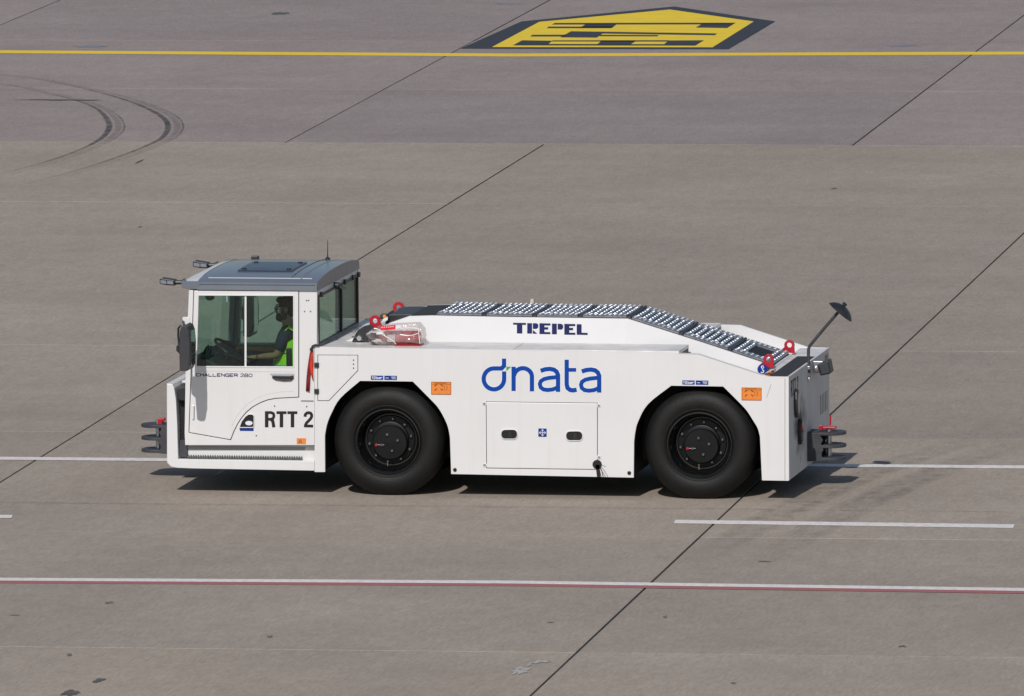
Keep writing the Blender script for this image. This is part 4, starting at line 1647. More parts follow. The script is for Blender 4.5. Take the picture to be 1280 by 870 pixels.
def coupling(sgn, xb, name):
    """towing jaw block: three forked plates, pin and red pin handle; sgn=-1 points to the front"""
    c = bpy.data.objects.new(name, None)
    COL.objects.link(c)
    yc = W/2
    c.location = (xb, yc, .24)
    par(c, T)
    X = lambda a: xb+sgn*a
    bm = bmesh.new()
    box(bm, min(X(-.09), X(.05)), max(X(-.09), X(.05)), yc-.26, yc+.26, .20, .60)
    link('mount_plate', bm, BLACK, c)
    side = [(X(.05), .255), (X(.05), .545), (X(.20), .545), (X(.22), .50), (X(.24), .47), (X(.22), .43), (X(.235), .40), (X(.245), .37), (X(.225), .335), (X(.23), .30), (X(.26), .262), (X(.20), .255)]
    for ya in (yc-.17, yc+.135):
        bm = bmesh.new()
        prism(bm, side, ya, ya+.035)
        link('cheek_plate', bm, DGREY, c, bevel=.004)
    for z in (.262, .388, .515):
        bm = bmesh.new()
        pl = [(X(.06), yc-.168), (X(.30), yc-.168)] + [(X(.30+.155*math.sin(R(a))), yc-.168*math.cos(R(a))) for a in range(15, 180, 15)] + [(X(.30), yc+.168), (X(.06), yc+.168)]
        slot = [(X(.20), yc-.045), (X(.40), yc-.06), (X(.40), yc+.06), (X(.20), yc+.045)]
        prism(bm, pl, z, z+.030, axis='Z')
        link('jaw_plate', bm, DGREY, c, bevel=.006)
    bm = bmesh.new()
    lathe(bm, [(.262, .028), (.585, .028)], (X(.28), yc, 0), axis='Z', n=16)
    link('pin', bm, STEEL, c, smooth=True)
    bm = bmesh.new()
    if sgn > 0:
        box(bm, X(.28)-.075, X(.28)+.075, yc-.05, yc+.03, .572, .592)
        box(bm, X(.28)-.095, X(.28)-.055, yc-.07, yc-.02, .56, .61)
    else:
        box(bm, X(.28)+.0, X(.28)+.05, yc-.04, yc+.03, .53, .60)
        box(bm, X(.28)+.045, X(.28)+.075, yc-.05, yc+.02, .575, .605)
    link('pin_handle', bm, RED, c, bevel=.006)
    if sgn > 0:
        bm = bmesh.new()
        tube(bm, [(X(.29), yc+.02, .60), (X(.292), yc+.02, .70)], .009, 6)
        link('pull_rod', bm, RED, c)


coupling(1, S(1058, 560, W/2)[0]-.455, 'rear_coupling')
coupling(-1, S(177, 548, W/2)[0]+.455, 'front_coupling')

# ------------------------------------------------------------------ rear fittings
def rear_decal(name, m, polys, parent, t=.003, xoff=0.0):
    bm = bmesh.new()
    for P in polys:
        prism(bm, P, XR+.0005+xoff, XR+.001+t+xoff, axis='X')
    return link(name, bm, m, parent)


ry, rz = 0.16, zt-.055


def rl(pts, wd_):
    return stroke([(ry+a, rz-b) for a, b in pts], wd_)


sc_ = .165
num = [rl([(0, 0), (0, sc_)], .028), rl([(0, .012), (.06, .012), (.075, .04), (.06, .085), (0, .085)], .022), rl([(.05, .085), (.08, sc_)], .026),
       rl([(.11, .012), (.21, .012)], .022), rl([(.16, .01), (.16, sc_)], .028), rl([(.225, .012), (.325, .012)], .022), rl([(.275, .01), (.275, sc_)], .028),
       rl([(.40, .05), (.42, .012), (.465, .012), (.48, .045), (.41, .13), (.40, .153), (.485, .153)], .024)]
rear_decal('fleet_number', BLACKP, num, rear)
for yc_, zc_, a_, b_ in ((.42, .93, .085, .145), (.66, .62, .07, .13)):
    bm = bmesh.new()
    pts = [(yc_+a_*math.cos(R(t)), zc_+b_*math.sin(R(t))) for t in range(0, 360, 18)]
    prism(bm, pts, XR, XR+.035, axis='X')
    tl = link('tail_lamp', bm, SATIN, T, bevel=.008)
    bm = bmesh.new()
    prism(bm, [(yc_+(p[0]-yc_)*.75, zc_+(p[1]-zc_)*.8) for p in pts], XR+.034, XR+.042, axis='X')
    link('lens', bm, mat('tail_lens_dark', (.06, .065, .075), .12, coat=.6), tl)
rear_decal('reflector', mat('reflector_red', (.25, .01, .015), .3), [[(W-.30, zt-.05), (W-.12, zt-.05), (W-.12, zt-.20), (W-.30, zt-.20)]], rear)
rear_decal('notice_print', mat('print_brown', (.16, .12, .09), .6), [stroke([(W-.62+k*.11, zt-.42), (W-.62+k*.11, zt-.62)], .03) for k in range(5)], rear, .002)
# work lamp on a bracket
bm = bmesh.new()
yl_ = 1.72
box(bm, XR+.0, XR+.10, yl_-.05, yl_+.05, zt-.14, zt-.02)
lb = link('lamp_bracket', bm, STEEL, T, bevel=.006)
bm = bmesh.new()
lx, lz = S(1027, 460, 1.72)
v8 = [Vector(p) for p in ((-.02, -.13, -.065), (.095, -.13, -.075), (.11, -.13, .065), (-.01, -.13, .05))]
rot = Matrix.Rotation(R(-18), 3, 'Y')
q = [rot @ p for p in v8]
prism(bm, [(lx+p.x, lz+p.z) for p in q], yl_-.12, yl_+.10)
wl2 = link('work_lamp', bm, SATIN, T, bevel=.015)
bm = bmesh.new()
q = [rot @ Vector(p) for p in ((.005, 0, -.053), (.085, 0, -.06), (.097, 0, .05), (.01, 0, .038))]
prism(bm, [(lx+p.x, lz+p.z) for p in q], yl_-.127, yl_-.119)
link('lamp_back', bm, MIRRORG, wl2)
bm = bmesh.new()
lathe(bm, [(-.03, .012), (-.02, .03), (.01, .03)], (lx-.045, yl_-.12, lz+.01), n=12)
link('pivot_bolt', bm, SILVER, wl2, smooth=True)
# rear convex mirror on its cranked pole
ym = 1.33
rm = bpy.data.objects.new('rear_mirror', None)
COL.objects.link(rm)
rm.location = (XR+.04, ym, zt)
par(rm, T)
P0, P1, P2 = S3(1010.6, 466, ym), S3(1010.6, 433, ym), S3(1051, 386.5, ym)
bm = bmesh.new()
tube(bm, [P0, P0.lerp(P1, .5), P1-Vector((0, 0, .03)), P1+Vector((.012, 0, .006)), P1.lerp(P2, .5), P2], .016, 10)
link('mirror_pole', bm, DGREY, rm, smooth=True)
for zz in (-.03, -.145):
    bm = bmesh.new()
    box(bm, XR, P0.x+.02, ym-.05, ym+.03, zt+zz-.035, zt+zz)
    link('pole_clamp', bm, STEEL, rm, bevel=.005)
bm = bmesh.new()
box(bm, XR, P0.x+.005, ym+.05, ym+.14, zt-.16, zt-.01)
link('pole_plate', bm, STEEL, rm)
ax_ = (P2-P1).normalized()
bm = bmesh.new()
prof_ = [(.065, .001), (.062, .04), (.052, .085), (.033, .13), (.006, .165), (.0, .17), (.004, .158), (.020, .12), (.030, .06), (.034, .001)]
lathe(bm, prof_, (0, 0, 0), axis='Z', n=36, cap=False)
tilt = Matrix.Rotation(R(40), 3, 'Y') @ Matrix.Rotation(R(-3), 3, 'X')
for vv in bm.verts:
    vv.co = tilt @ Vector((vv.co.x*.86, vv.co.y*.9, vv.co.z*1.15))
bmesh.ops.translate(bm, verts=bm.verts[:], vec=P2+Vector((-.005, 0, -.03)))
link('mirror_dome', bm, SATIN, rm, smooth=True)
bm = bmesh.new()
lathe(bm, [(0, .012), (.05, .012), (.055, .024), (.075, .024), (.08, .01)], (0, 0, 0), axis='Z', n=12)
for vv in bm.verts:
    vv.co = (Matrix.Rotation(R(38), 3, 'Y')) @ vv.co
bmesh.ops.translate(bm, verts=bm.verts[:], vec=P2)
link('mirror_knob', bm, SATIN, rm, smooth=True)


# ------------------------------------------------------------------ side mirrors
def side_mirror(sgn):
    """sgn=-1 near side, +1 far side"""
    g = bpy.data.objects.new('side_mirror', None)
    COL.objects.link(g)
    Y = (lambda y: y) if sgn < 0 else (lambda y: WC-y)
    g.location = (XFB, Y(-.1), 1.5)
    par(g, T)
    yb = -.50
    bm = bmesh.new()
    # housing: rounded tall shell, wider than deep
    prf = SP([(228.2, 434), (228.6, 414), (230, 407.5), (234, 404.4), (238, 407), (240.3, 413), (241.5, 428), (241.2, 446), (239.6, 458), (238.2, 461.6), (232, 462), (228.6, 460.5)], yb)
    y0_, y1_ = Y(yb-.17), Y(yb+.15)
    prism(bm, prf, y0_, y1_)
    hs_ = link('mirror_housing', bm, MIRRORG, g, bevel=.025, seg=3)
    bm = bmesh.new()
    cx_, cz_ = S(242, 433, yb)
    q0, q1 = S(241.2, 412, yb), S(241.2, 456, yb)
    box(bm, q1[0]-.004, q1[0]+.006, min(Y(yb-.10), Y(yb+.10)), max(Y(yb-.10), Y(yb+.10)), q1[1], q0[1])
    link('mirror_glass', bm, MIRGLASS, g)
    bm = bmesh.new()
    prf = SP([(222.4, 431), (226, 429.6), (231, 430), (231.5, 441), (227, 442.5), (222, 437)], yb)
    prism(bm, prf, Y(yb-.08), Y(yb+.06))
    link('wide_mirror', bm, SATIN, g, bevel=.012)
    bm = bmesh.new()
    A = [S3(a, b, yb) for a, b in ((224, 432), (222.8, 420), (223, 410), (225.5, 407), (228.5, 408))]
    A = [Vector((p.x, Y(p.y), p.z)) for p in A]
    tube(bm, A, .011, 7)
    a0 = S3(229, 402, -.01); a0.y = Y(a0.y)
    a1 = S3(231, 409, yb); a1.y = Y(a1.y)
    tube(bm, [a0, a1], .013, 7)
    b0 = S3(233, 447, -.01); b0.y = Y(b0.y)
    b1 = S3(231, 447, yb); b1.y = Y(b1.y)
    link('mirror_arm', bm, SATIN, g, smooth=True)
    bm = bmesh.new()
    prism(bm, SP([(228.3, 396.3), (237, 396.3), (237, 405.6), (228.3, 405.6)]), Y(-.006), Y(.03))
    link('mirror_bracket', bm, WHITE, g, bevel=.003)


side_mirror(-1)
side_mirror(1)

# ------------------------------------------------------------------ cab interior
dsh = S(280, 447, .6)
bm = bmesh.new()
prism(bm, SP([(256, 475), (256, 437), (264, 439), (278, 444), (292, 452), (298, 475)], .6), .06, 1.6)
dash = link('dashboard', bm, INTDARK, T, bevel=.02, seg=3)
bm = bmesh.new()
prism(bm, SP([(257, 470), (259, 436), (263, 429), (267, 438), (271, 470)], .5), .30, .42)
link('instrument_pod', bm, SATIN, dash, bevel=.01)
for k, (u, v_) in enumerate(((262, 441), (272, 445), (283, 449))):
    bm = bmesh.new()
    p = S3(u, v_, .30)
    tube(bm, [p, p+Vector((.02, 0, .07))], [.012, .016], 8)
    link('lever', bm, SATIN, dash)
# steering wheel
wc = S3(290, 439, .62)
wa = Vector((math.cos(R(-36)), 0, math.sin(R(-36))))
wb = Vector((0, 1, 0))
wn = wa.cross(wb)
wr_ = .205
bm = bmesh.new()
ring = [wc+(wa*math.cos(2*math.pi*k/36)+wb*math.sin(2*math.pi*k/36))*wr_ for k in range(36)]
tube(bm, ring, .0145, 8, closed=True)
stw = link('steering_wheel', bm, SATIN, T, smooth=True)
bm = bmesh.new()
for a in (90, 210, 330):
    e = wc+(wa*math.cos(R(a))+wb*math.sin(R(a)))*wr_
    tube(bm, [wc-wn*(.03 if wn.z > 0 else -.03), e], .010, 6)
link('spoke', bm, SATIN, stw)
dn = -wn if wn.z > 0 else wn
bm = bmesh.new()
tube(bm, [wc+dn*.02, wc+dn*.45+Vector((-.1, 0, 0))], [.04, .05], 10)
link('steering_column', bm, INTDARK, stw)
# seat
hipx, hipz = -1.14, 1.05
bm = bmesh.new()
box(bm, hipx-.42, hipx+.12, .36, .88, hipz-.20, hipz-.09)
seat = link('driver_seat', bm, SEAT, T, bevel=.04, seg=3)
bm = bmesh.new()
prism(bm, [(hipx+.10, hipz-.12), (hipx+.22, hipz-.12), (hipx+.27, hipz+.58), (hipx+.17, hipz+.60)], .38, .86)
link('backrest', bm, SEAT, seat, bevel=.04, seg=3)
bm = bmesh.new()
box(bm, hipx-.2, hipx+.05, .5, .74, zb_c+.06, hipz-.19)
link('seat_base', bm, INTDARK, seat)
bm = bmesh.new()
box(bm, -1.6, -.8, 1.2, 1.75, zb_c+.06, 1.12)
link('engine_cover', bm, INTGREY, T, bevel=.03)
bm = bmesh.new()
p = S3(263, 369, .9)
prism(bm, SP([(257, 366), (268, 366), (268, 373), (265, 375.4), (259.5, 375), (257.2, 372)], .9), .86, .92)
link('inside_mirror', bm, SATIN, T, bevel=.01)

# =================================================================== DRIVER
D = root('person', 'bearded person in navy t-shirt and green hi-vis vest steering the tractor', 'person', (hipx, .62, hipz-.09))


def skin_mesh(name, verts, edges, m, parent, sub=2, rootv=0):
    me = bpy.data.meshes.new(name)
    me.from_pydata([tuple(v[:3]) for v in verts], edges, [])
    o = bpy.data.objects.new(name, me)
    COL.objects.link(o)
    md = o.modifiers.new('skin', 'SKIN')
    md.use_smooth_shade = True
    if not me.skin_vertices:
        pass
    sv = me.skin_vertices[0].data if me.skin_vertices else None
    if sv is None:
        bpy.context.view_layer.objects.active = o
        bpy.ops.mesh.customdata_skin_add()
        sv = me.skin_vertices[0].data
    for i, v in enumerate(verts):
        r_ = v[3]
        sv[i].radius = (r_, r_) if not isinstance(r_, tuple) else r_
        sv[i].use_root = (i == rootv)
    s_ = o.modifiers.new('sub', 'SUBSURF')
    s_.levels = sub
    s_.render_levels = sub
    me.materials.append(m)
    par(o, parent)
    return o


YS = .62
sh = S3(363, 413, YS)               # shoulder line centre
hd = S3(356.5, 387, YS)             # head centre
neck = Vector((sh.x+.0, YS, sh.z+.05))
el_n = S3(346.5, 444, .40)
ha_n = S3(312.5, 447, .50)
wr_n = S3(320.5, 446.5, .475)
el_f = Vector((el_n.x-.01, YS+.27, el_n.z))
ha_f = Vector((wc.x+.06, YS+.17, wc.z+.01))
wr_f = Vector((ha_f.x+.075, YS+.19, ha_f.z-.005))
V_ = []
Eg = []


def av(p, r_, to=None):
    V_.append((p[0], p[1], p[2], r_))
    if to is not None:
        Eg.append((to, len(V_)-1))
    return len(V_)-1


pel = av((hipx+.02, YS, hipz), (.13, .16))
wst = av((hipx+.035, YS, hipz+.17), (.115, .15), pel)
chs = av((sh.x+.03, YS, sh.z-.14), (.115, .165), wst)
col_ = av((sh.x+.02, YS, sh.z-.005), (.07, .10), chs)
nk = av((sh.x-.012, YS, sh.z+.085), .052, col_)
jw = av((hd.x-.012, YS, hd.z-.055), (.066, .062), nk)
sk = av((hd.x+.012, YS, hd.z+.035), (.086, .074), jw)
tp_ = av((hd.x+.012, YS, hd.z+.095), (.055, .05), sk)
for ys, el, wr2, ha in ((-.185, el_n, wr_n, ha_n), (.185, el_f, wr_f, ha_f)):
    s0 = av((sh.x-.035, YS+ys, sh.z-.03), .062, col_)
    s1 = av(((sh.x-.035)*.5+el.x*.5, (YS+ys)*.5+el.y*.5, (sh.z-.03)*.5+el.z*.5), .050, s0)
    e0 = av(el, .041, s1)
    f0 = av(el*.55+wr2*.45, .037, e0)
    w0 = av(wr2, .026, f0)
    pm = av(wr2*.45+ha*.55, .030, w0)
    # fingers close round the rim: four of unequal length and a thumb from the side of the palm
    dirx = (ha-wr2).normalized()
    for fi, (off, ln2) in enumerate(((-.030, .066), (-.010, .076), (.011, .070), (.030, .056))):
        b0 = ha+Vector((0, off, .006))
        k0 = av(b0, .0105, pm)
        k1 = av(b0+dirx*ln2*.45+Vector((0, 0, .006)), .0095, k0)
        k2 = av(b0+dirx*ln2*.62+Vector((0, 0, -.022)), .0088, k1)
        k3 = av(b0+dirx*ln2*.30+Vector((0, 0, -.038)), .008, k2)
    t0 = wr2*.6+ha*.4+Vector((0, .028 if ys < 0 else -.028, .008))
    t1 = av(t0, .0125, pm)
    t2 = av(t0+dirx*.035+Vector((0, .016 if ys < 0 else -.016, .006)), .011, t1)
    t3 = av(t0+dirx*.062+Vector((0, .014 if ys < 0 else -.014, -.006)), .009, t2)
for ys in (-.10, .10):
    h0 = av((hipx-.06, YS+ys, hipz-.005), .088, pel)
    k0 = av((hipx-.43, YS+ys*1.3, hipz+.015), .062, h0)
    a0_ = av((hipx-.52, YS+ys*1.4, zb_c+.16), .042, k0)
    f0 = av((hipx-.68, YS+ys*1.4, zb_c+.10), .036, a0_)
body = skin_mesh('body', V_, Eg, SKIN, D)


def blob(name, m, c, sx, sy, sz, parent, fn=None, n=24, subd=None):
    bm = bmesh.new()
    bmesh.ops.create_uvsphere(bm, u_segments=n, v_segments=n//2, radius=1)
    for v in bm.verts:
        p = Vector((v.co.x*sx, v.co.y*sy, v.co.z*sz))
        if fn:
            p = fn(p, v.co)
        v.co = p+Vector(c)
    return link(name, bm, m, parent, smooth=True)


# face towards -X
blob('nose', SKIN, (hd.x-.092, YS, hd.z+.008), .020, .015, .026, body, n=12)
for s_ in (-1, 1):
    blob('eye', mat('eye_white', (.5, .48, .45), .3), (hd.x-.072, YS+s_*.031, hd.z+.028), .011, .013, .010, body, n=12)
    blob('pupil', BLACKP, (hd.x-.0815, YS+s_*.031, hd.z+.028), .004, .006, .006, body, n=10)
    blob('ear', SKIN, (hd.x+.022, YS+s_*.082, hd.z+.008), .024, .012, .034, body, n=12)
    bm = bmesh.new()
    tube(bm, [(hd.x-.082, YS+s_*.012, hd.z+.046), (hd.x-.086, YS+s_*.030, hd.z+.050), (hd.x-.072, YS+s_*.050, hd.z+.046)], .005, 6)
    link('eyebrow', bm, HAIR, body)
blob('lips', mat('lips', (.30, .11, .08), .5), (hd.x-.083, YS, hd.z-.042), .010, .024, .008, body, n=12)


def hairfn(p, o):
    k = .007*math.sin(37*o.x+11*o.z)*math.sin(29*o.y+23*o.z)
    return p*(1+k/.09)


hair = blob('hair', HAIR, (hd.x+.030, YS, hd.z+.068), .100, .092, .075, D, hairfn)
blob('hair_back', HAIR, (hd.x+.066, YS, hd.z+.018), .058, .082, .085, hair, hairfn)
blob('fringe', HAIR, (hd.x-.045, YS, hd.z+.098), .045, .068, .034, hair, hairfn)
beard = blob('beard', HAIR, (hd.x-.040, YS, hd.z-.078), .058, .064, .046, D, hairfn)
blob('moustache', HAIR, (hd.x-.082, YS, hd.z-.026), .014, .033, .009, beard)
for s_ in (-1, 1):
    blob('sideburn', HAIR, (hd.x+.002, YS+s_*.066, hd.z-.038), .030, .016, .062, beard)
# spectacles
bm = bmesh.new()
for s_ in (-1, 1):
    ring = [(hd.x-.090, YS+s_*.032+.024*math.cos(2*math.pi*k/14), hd.z+.026+.018*math.sin(2*math.pi*k/14)) for k in range(14)]
    tube(bm, ring, .002, 5, closed=True)
    tube(bm, [(hd.x-.088, YS+s_*.056, hd.z+.030), (hd.x+.02, YS+s_*.084, hd.z+.034)], .0024, 5)
link('spectacles', bm, SILVER, D)

# clothes: shirt with sleeves, vest, trousers, shoes
cv, ce = [], []


def ac(p, r_, to=None):
    cv.append((p[0], p[1], p[2], r_))
    if to is not None:
        ce.append((to, len(cv)-1))
    return len(cv)-1


c0 = ac((hipx+.03, YS, hipz+.04), (.142, .172))
c1 = ac((hipx+.037, YS, hipz+.17), (.126, .160), c0)
c2 = ac((sh.x+.03, YS, sh.z-.14), (.126, .175), c1)
c3 = ac((sh.x+.02, YS, sh.z+.004), (.078, .108), c2)
c4 = ac((sh.x+.002, YS, sh.z+.046), (.060, .064), c3)
for ys, el in ((-.185, el_n), (.185, el_f)):
    s0 = ac((sh.x-.035, YS+ys, sh.z-.028), .070, c3)
    q = Vector((sh.x-.035, YS+ys, sh.z-.03))
    s1 = ac(q.lerp(el, .5)+Vector((.004, 0, 0)), .066, s0)
    s2 = ac(q.lerp(el, .86), .060, s1)
skin_mesh('t_shirt', cv, ce, SHIRT, D)
vest = []
vv_, ve_ = [], []


def shell(name, m, rings, parent, thick=.006):
    """open garment shell from elliptical rings (x,z centre, rx, ry, a0, a1)"""
    bm = bmesh.new()
    rows = []
    for (x, z, rx, ry, a0, a1) in rings:
        rows.append([bm.verts.new((x+rx*math.cos(R(a0+(a1-a0)*k/28)), YS+ry*math.sin(R(a0+(a1-a0)*k/28)), z)) for k in range(29)])
    for a, b in zip(rows, rows[1:]):
        for k in range(28):
            bm.faces.new([a[k], a[k+1], b[k+1], b[k]])
    o = link(name, bm, m, parent, smooth=True)
    md = o.modifiers.new('thickness', 'SOLIDIFY')
    md.thickness = thick
    return o


vz = lambda t: hipz-.02+(sh.z-.10-(hipz-.02))*t
vest = shell('hi_vis_vest', HIVIS, [(hipx+.020, vz(0), .182, .205, 0, 360), (hipx+.024, vz(.3), .178, .202, 0, 360), (hipx+.028, vz(.6), .172, .198, 0, 360), (sh.x+.035, vz(1.0), .160, .205, 0, 360), (sh.x+.055, vz(1.16), .135, .195, -60, 60)], D)
shell('reflective_band', REFLT, [(hipx+.024, vz(.36), .184, .208, 0, 360), (hipx+.026, vz(.50), .181, .206, 0, 360)], vest)
shell('reflective_band', REFLT, [(hipx+.030, vz(.74), .172, .200, 0, 360), (sh.x+.032, vz(.88), .166, .200, 0, 360)], vest)
for s_ in (-1, 1):
    bm = bmesh.new()
    strap = [(sh.x-.095, sh.z-.17), (sh.x-.085, sh.z-.08), (sh.x-.055, sh.z+.0), (sh.x+.015, sh.z+.062), (sh.x+.085, sh.z+.02), (sh.x+.135, sh.z-.08), (sh.x+.165, sh.z-.17)]
    yc0 = YS+s_*.150
    rows = []
    for (x, z) in strap:
        rows.append([bm.verts.new((x, yc0-.05, z+(.012 if s_ > 0 else -.010))), bm.verts.new((x, yc0+.05, z+(-.010 if s_ > 0 else .012)))])
    for a, b in zip(rows, rows[1:]):
        bm.faces.new([a[0], a[1], b[1], b[0]])
    o = link('vest_strap', bm, HIVIS, vest, smooth=True)
    md = o.modifiers.new('thickness', 'SOLIDIFY')
    md.thickness = .008
# side panel of the vest under the arm
bm = bmesh.new()
x, z = S(361, 446, .40)
box(bm, x-.028, x+.028, .395, .43, z-.09, z+.09)
link('radio', bm, SATIN, vest, bevel=.012)
bm = bmesh.new()
tube(bm, [(wr_n.x+.014, wr_n.y+.0, wr_n.z-.029), (wr_n.x+.016, wr_n.y-.029, wr_n.z), (wr_n.x+.014, wr_n.y, wr_n.z+.029), (wr_n.x+.012, wr_n.y+.029, wr_n.z)], .007, 6, closed=True)
link('wristband', bm, SATIN, D)
tv, te = [], []
tv.append((hipx+.02, YS, hipz+.03, (.145, .175)))
for ys in (-.10, .10):
    b_ = len(tv)
    tv += [(hipx-.06, YS+ys, hipz-.005, .100), (hipx-.43, YS+ys*1.3, hipz+.012, .076), (hipx-.51, YS+ys*1.4, zb_c+.20, .062)]
    te += [(0, b_), (b_, b_+1), (b_+1, b_+2)]
skin_mesh('trousers', tv, te, TROUSER, D)
for ys in (-.14, .14):
    blob('shoe', BLACKP, (hipx-.60, YS+ys, zb_c+.105), .145, .052, .048, D)

# =================================================================== LOOSE THINGS
# fire extinguisher in a clear plastic cover on the ledge
EX = root('fire_extinguisher', 'red fire extinguisher in clear plastic bag lying on the white ledge', 'fire extinguisher', (*S(493, 432, .35)[:1], .35, ZL))
ey = .36
c0, c1 = S(483, 421.5, ey), S(525.5, 422.5, ey)
bm = bmesh.new()
rr = .066
z0 = ZL+.002+rr
prof_ = [(c0[0]-.10, .018), (c0[0]-.06, .024), (c0[0]-.04, .045), (c0[0], rr), (c1[0]-.02, rr), (c1[0], rr-.012)]
lathe(bm, prof_, (0, ey, z0+.012), axis='X', n=24)
cyl = link('cylinder', bm, RED, EX, smooth=True)
bm = bmesh.new()
box(bm, c0[0]-.16, c0[0]-.06, ey-.02, ey+.02, z0+.0, z0+.05)
tube(bm, [(c0[0]-.11, ey-.03, z0), (c0[0]-.17, ey-.05, z0-.02), (c0[0]-.12, ey-.07, z0-.05), (c0[0]+.02, ey-.075, z0-.045)], .012, 7)
link('valve_and_hose', bm, SATIN, EX)
bm = bmesh.new()
prism(bm, [(c0[0]+.02, z0-.03), (c0[0]+.10, z0-.03), (c0[0]+.10, z0+.05), (c0[0]+.02, z0+.05)], ey-rr-.004, ey-rr+.02)
link('instruction_label', bm, mat('label_offwhite', (.6, .58, .55), .5, var=.25, scale=40), EX)
bm = bmesh.new()
box(bm, S(496, 432, ey)[0], S(528, 432, ey)[0], ey-.13, ey+.10, ZL+.0025, ZL+.016)
link('tray', bm, RED, EX)


def bag_mat():
    m = bpy.data.materials.new('clear_plastic_film')
    m.use_nodes = True
    n = m.node_tree.nodes
    l = m.node_tree.links
    n.remove(n['Principled BSDF'])
    t = n.new('ShaderNodeBsdfTransparent')
    t.inputs['Color'].default_value = (.93, .90, .90, 1)
    df = n.new('ShaderNodeBsdfDiffuse')
    df.inputs['Color'].default_value = (.72, .66, .64, 1)
    gl = n.new('ShaderNodeBsdfGlossy')
    gl.inputs['Roughness'].default_value = .12
    tc = n.new('ShaderNodeTexCoord')
    z = n.new('ShaderNodeTexNoise')
    z.inputs['Scale'].default_value = 9
    z.inputs['Detail'].default_value = 4
    l.new(tc.outputs['Object'], z.inputs['Vector'])
    b = n.new('ShaderNodeBump')
    b.inputs['Strength'].default_value = 1.0
    b.inputs['Distance'].default_value = .05
    l.new(z.outputs['Fac'], b.inputs['Height'])
    l.new(b.outputs['Normal'], gl.inputs['Normal'])
    l.new(b.outputs['Normal'], df.inputs['Normal'])
    m1 = n.new('ShaderNodeMixShader')
    mr = n.new('ShaderNodeMapRange')
    mr.inputs['From Min'].default_value = .35
    mr.inputs['From Max'].default_value = .7
    mr.inputs['To Min'].default_value = .06
    mr.inputs['To Max'].default_value = .34
    l.new(z.outputs['Fac'], mr.inputs['Value'])
    l.new(mr.outputs['Result'], m1.inputs['Fac'])
    l.new(t.outputs[0], m1.inputs[1])
    l.new(df.outputs[0], m1.inputs[2])
    m2 = n.new('ShaderNodeMixShader')
    m2.inputs['Fac'].default_value = .10
    l.new(m1.outputs[0], m2.inputs[1])
    l.new(gl.outputs[0], m2.inputs[2])
    l.new(m2.outputs[0], n['Material Output'].inputs['Surface'])
    return m


K = lambda pts: crop(435, 370, 11.636, pts)
bag = SP(K([(245, 550), (300, 515), (390, 465), (480, 430), (700, 415), (1030, 395), (1095, 480), (1105, 620), (1095, 700), (700, 703), (560, 708), (410, 705), (300, 640)]), .26)
bm = bmesh.new()
n_ = len(bag)
cx_, cz_ = sum(p[0] for p in bag)/n_, sum(p[1] for p in bag)/n_
rows = []
for (yy, kk) in ((.225, .72), (.245, .93), (.29, 1.0), (.40, 1.0), (.47, .94), (.49, .75)):
    rows.append([bm.verts.new((cx_+(x-cx_)*kk+random.uniform(-.008, .008), yy+random.uniform(-.008, .008), max(ZL+.004, cz_+(z-cz_)*kk+random.uniform(-.006, .006)))) for x, z in bag])
for a, b in zip(rows, rows[1:]):
    for k in range(n_):
        bm.faces.new([a[k], a[(k+1) % n_], b[(k+1) % n_], b[k]])
bm.faces.new(rows[0])
bm.faces.new(rows[-1])
bmesh.ops.triangulate(bm, faces=bm.faces[:])
bg_ = link('plastic_bag', bm, bag_mat(), EX)
bm = bmesh.new()
prism(bm, SP(K([(478, 435), (690, 418), (692, 482), (480, 500)]), .235), .222, .226)
lbl = link('red_label', bm, mat('label_red', (.72, .012, .03), .4), EX)
bm = bmesh.new()
prism(bm, SP(K([(700, 425), (772, 420), (772, 455), (702, 478)]), .235), .222, .226)
prism(bm, SP(K([(410, 525), (500, 520), (510, 555), (415, 555)]), .235), .222, .226)
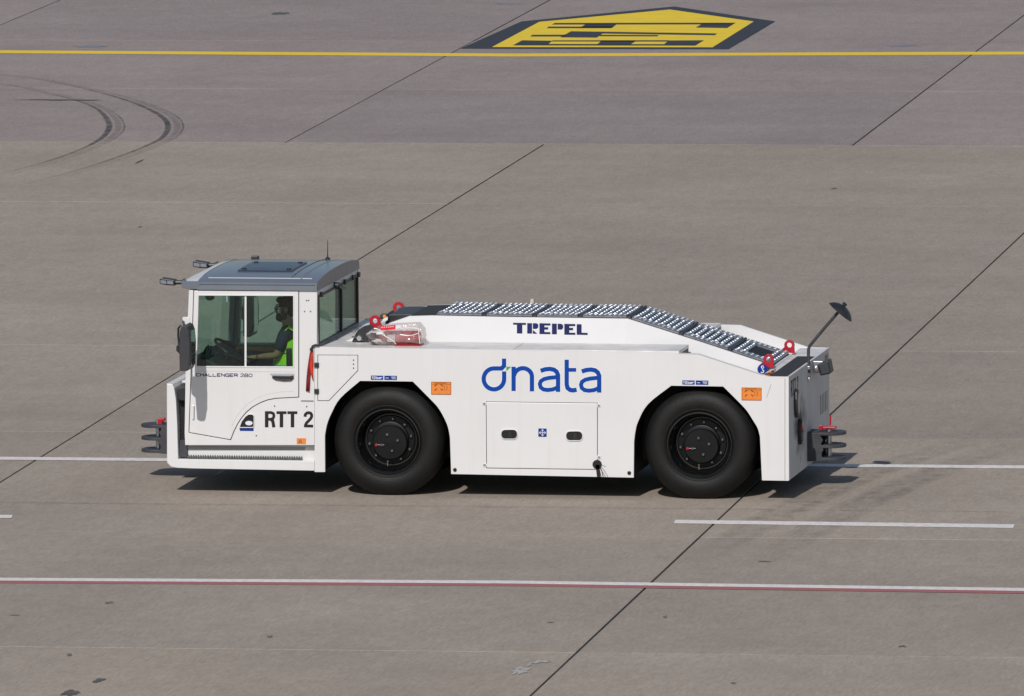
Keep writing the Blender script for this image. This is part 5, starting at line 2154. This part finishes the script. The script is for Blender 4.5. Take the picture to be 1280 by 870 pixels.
for k in range(6):
    a = 492+k*32
    prism(bm, SP(K(stroke([(a, 462-k*2.4), (a+9, 448-k*2.4), (a+17, 460-k*2.4)], 7)), .235), .2195, .2215)
link('label_print', bm, STWHITE, lbl)
# crumple folds
bm = bmesh.new()
for P in ([(500, 560), (640, 640), (700, 700)], [(760, 560), (900, 575), (1030, 540)], [(1030, 470), (1030, 560), (1045, 690)], [(380, 470), (470, 500), (560, 600)], [(760, 470), (1000, 470), (1035, 520)]):
    pts = [S3(a, b, .222) for a, b in K(P)]
    tube(bm, smooth(pts, 4), .0045, 5)
link('plastic_fold', bm, mat('plastic_fold', (.8, .76, .75), .2, coat=.5), EX)

# red ribbon hanging from the hook behind the cab
RB = root('safety_ribbon', 'red fabric ribbon streamer hanging beside the cab pillar', 'ribbon', S3(389.5, 436, -.02))
bm = bmesh.new()
hk_ = S3(389.5, 436, -.02)
tube(bm, [S3(399, 432, -.01), S3(394, 431, -.02), S3(390.5, 432.5, -.025), hk_], .010, 7)
box(bm, hk_.x-.014, hk_.x+.014, -.04, -.005, hk_.z-.025, hk_.z+.01)
link('clip', bm, SATIN, RB)


def ribbon(name, pts, wds, m, ph):
    bm = bmesh.new()
    rows = []
    for i, (p, w_) in enumerate(zip(pts, wds)):
        q = S3(*p, -.02)
        rows.append([bm.verts.new((q.x+s*w_/2, -.022-.01*math.sin(ph+i*1.1+s), q.z)) for s in (-1, -.33, .33, 1)])
    for a, b in zip(rows, rows[1:]):
        for k in range(3):
            bm.faces.new([a[k], a[k+1], b[k+1], b[k]])
    o = link(name, bm, m, RB, smooth=True)
    md = o.modifiers.new('thickness', 'SOLIDIFY')
    md.thickness = .002
    return o


ribbon('streamer', [(389.8, 438), (389.6, 446), (389.4, 456), (389.8, 466), (391.4, 476)], [.022, .030, .034, .024, .005], REDCLOTH, .3)
ribbon('streamer', [(388.6, 440), (387.6, 450), (386.4, 462), (385.2, 474), (384.4, 489)], [.018, .026, .034, .038, .038], DRED, 1.4)
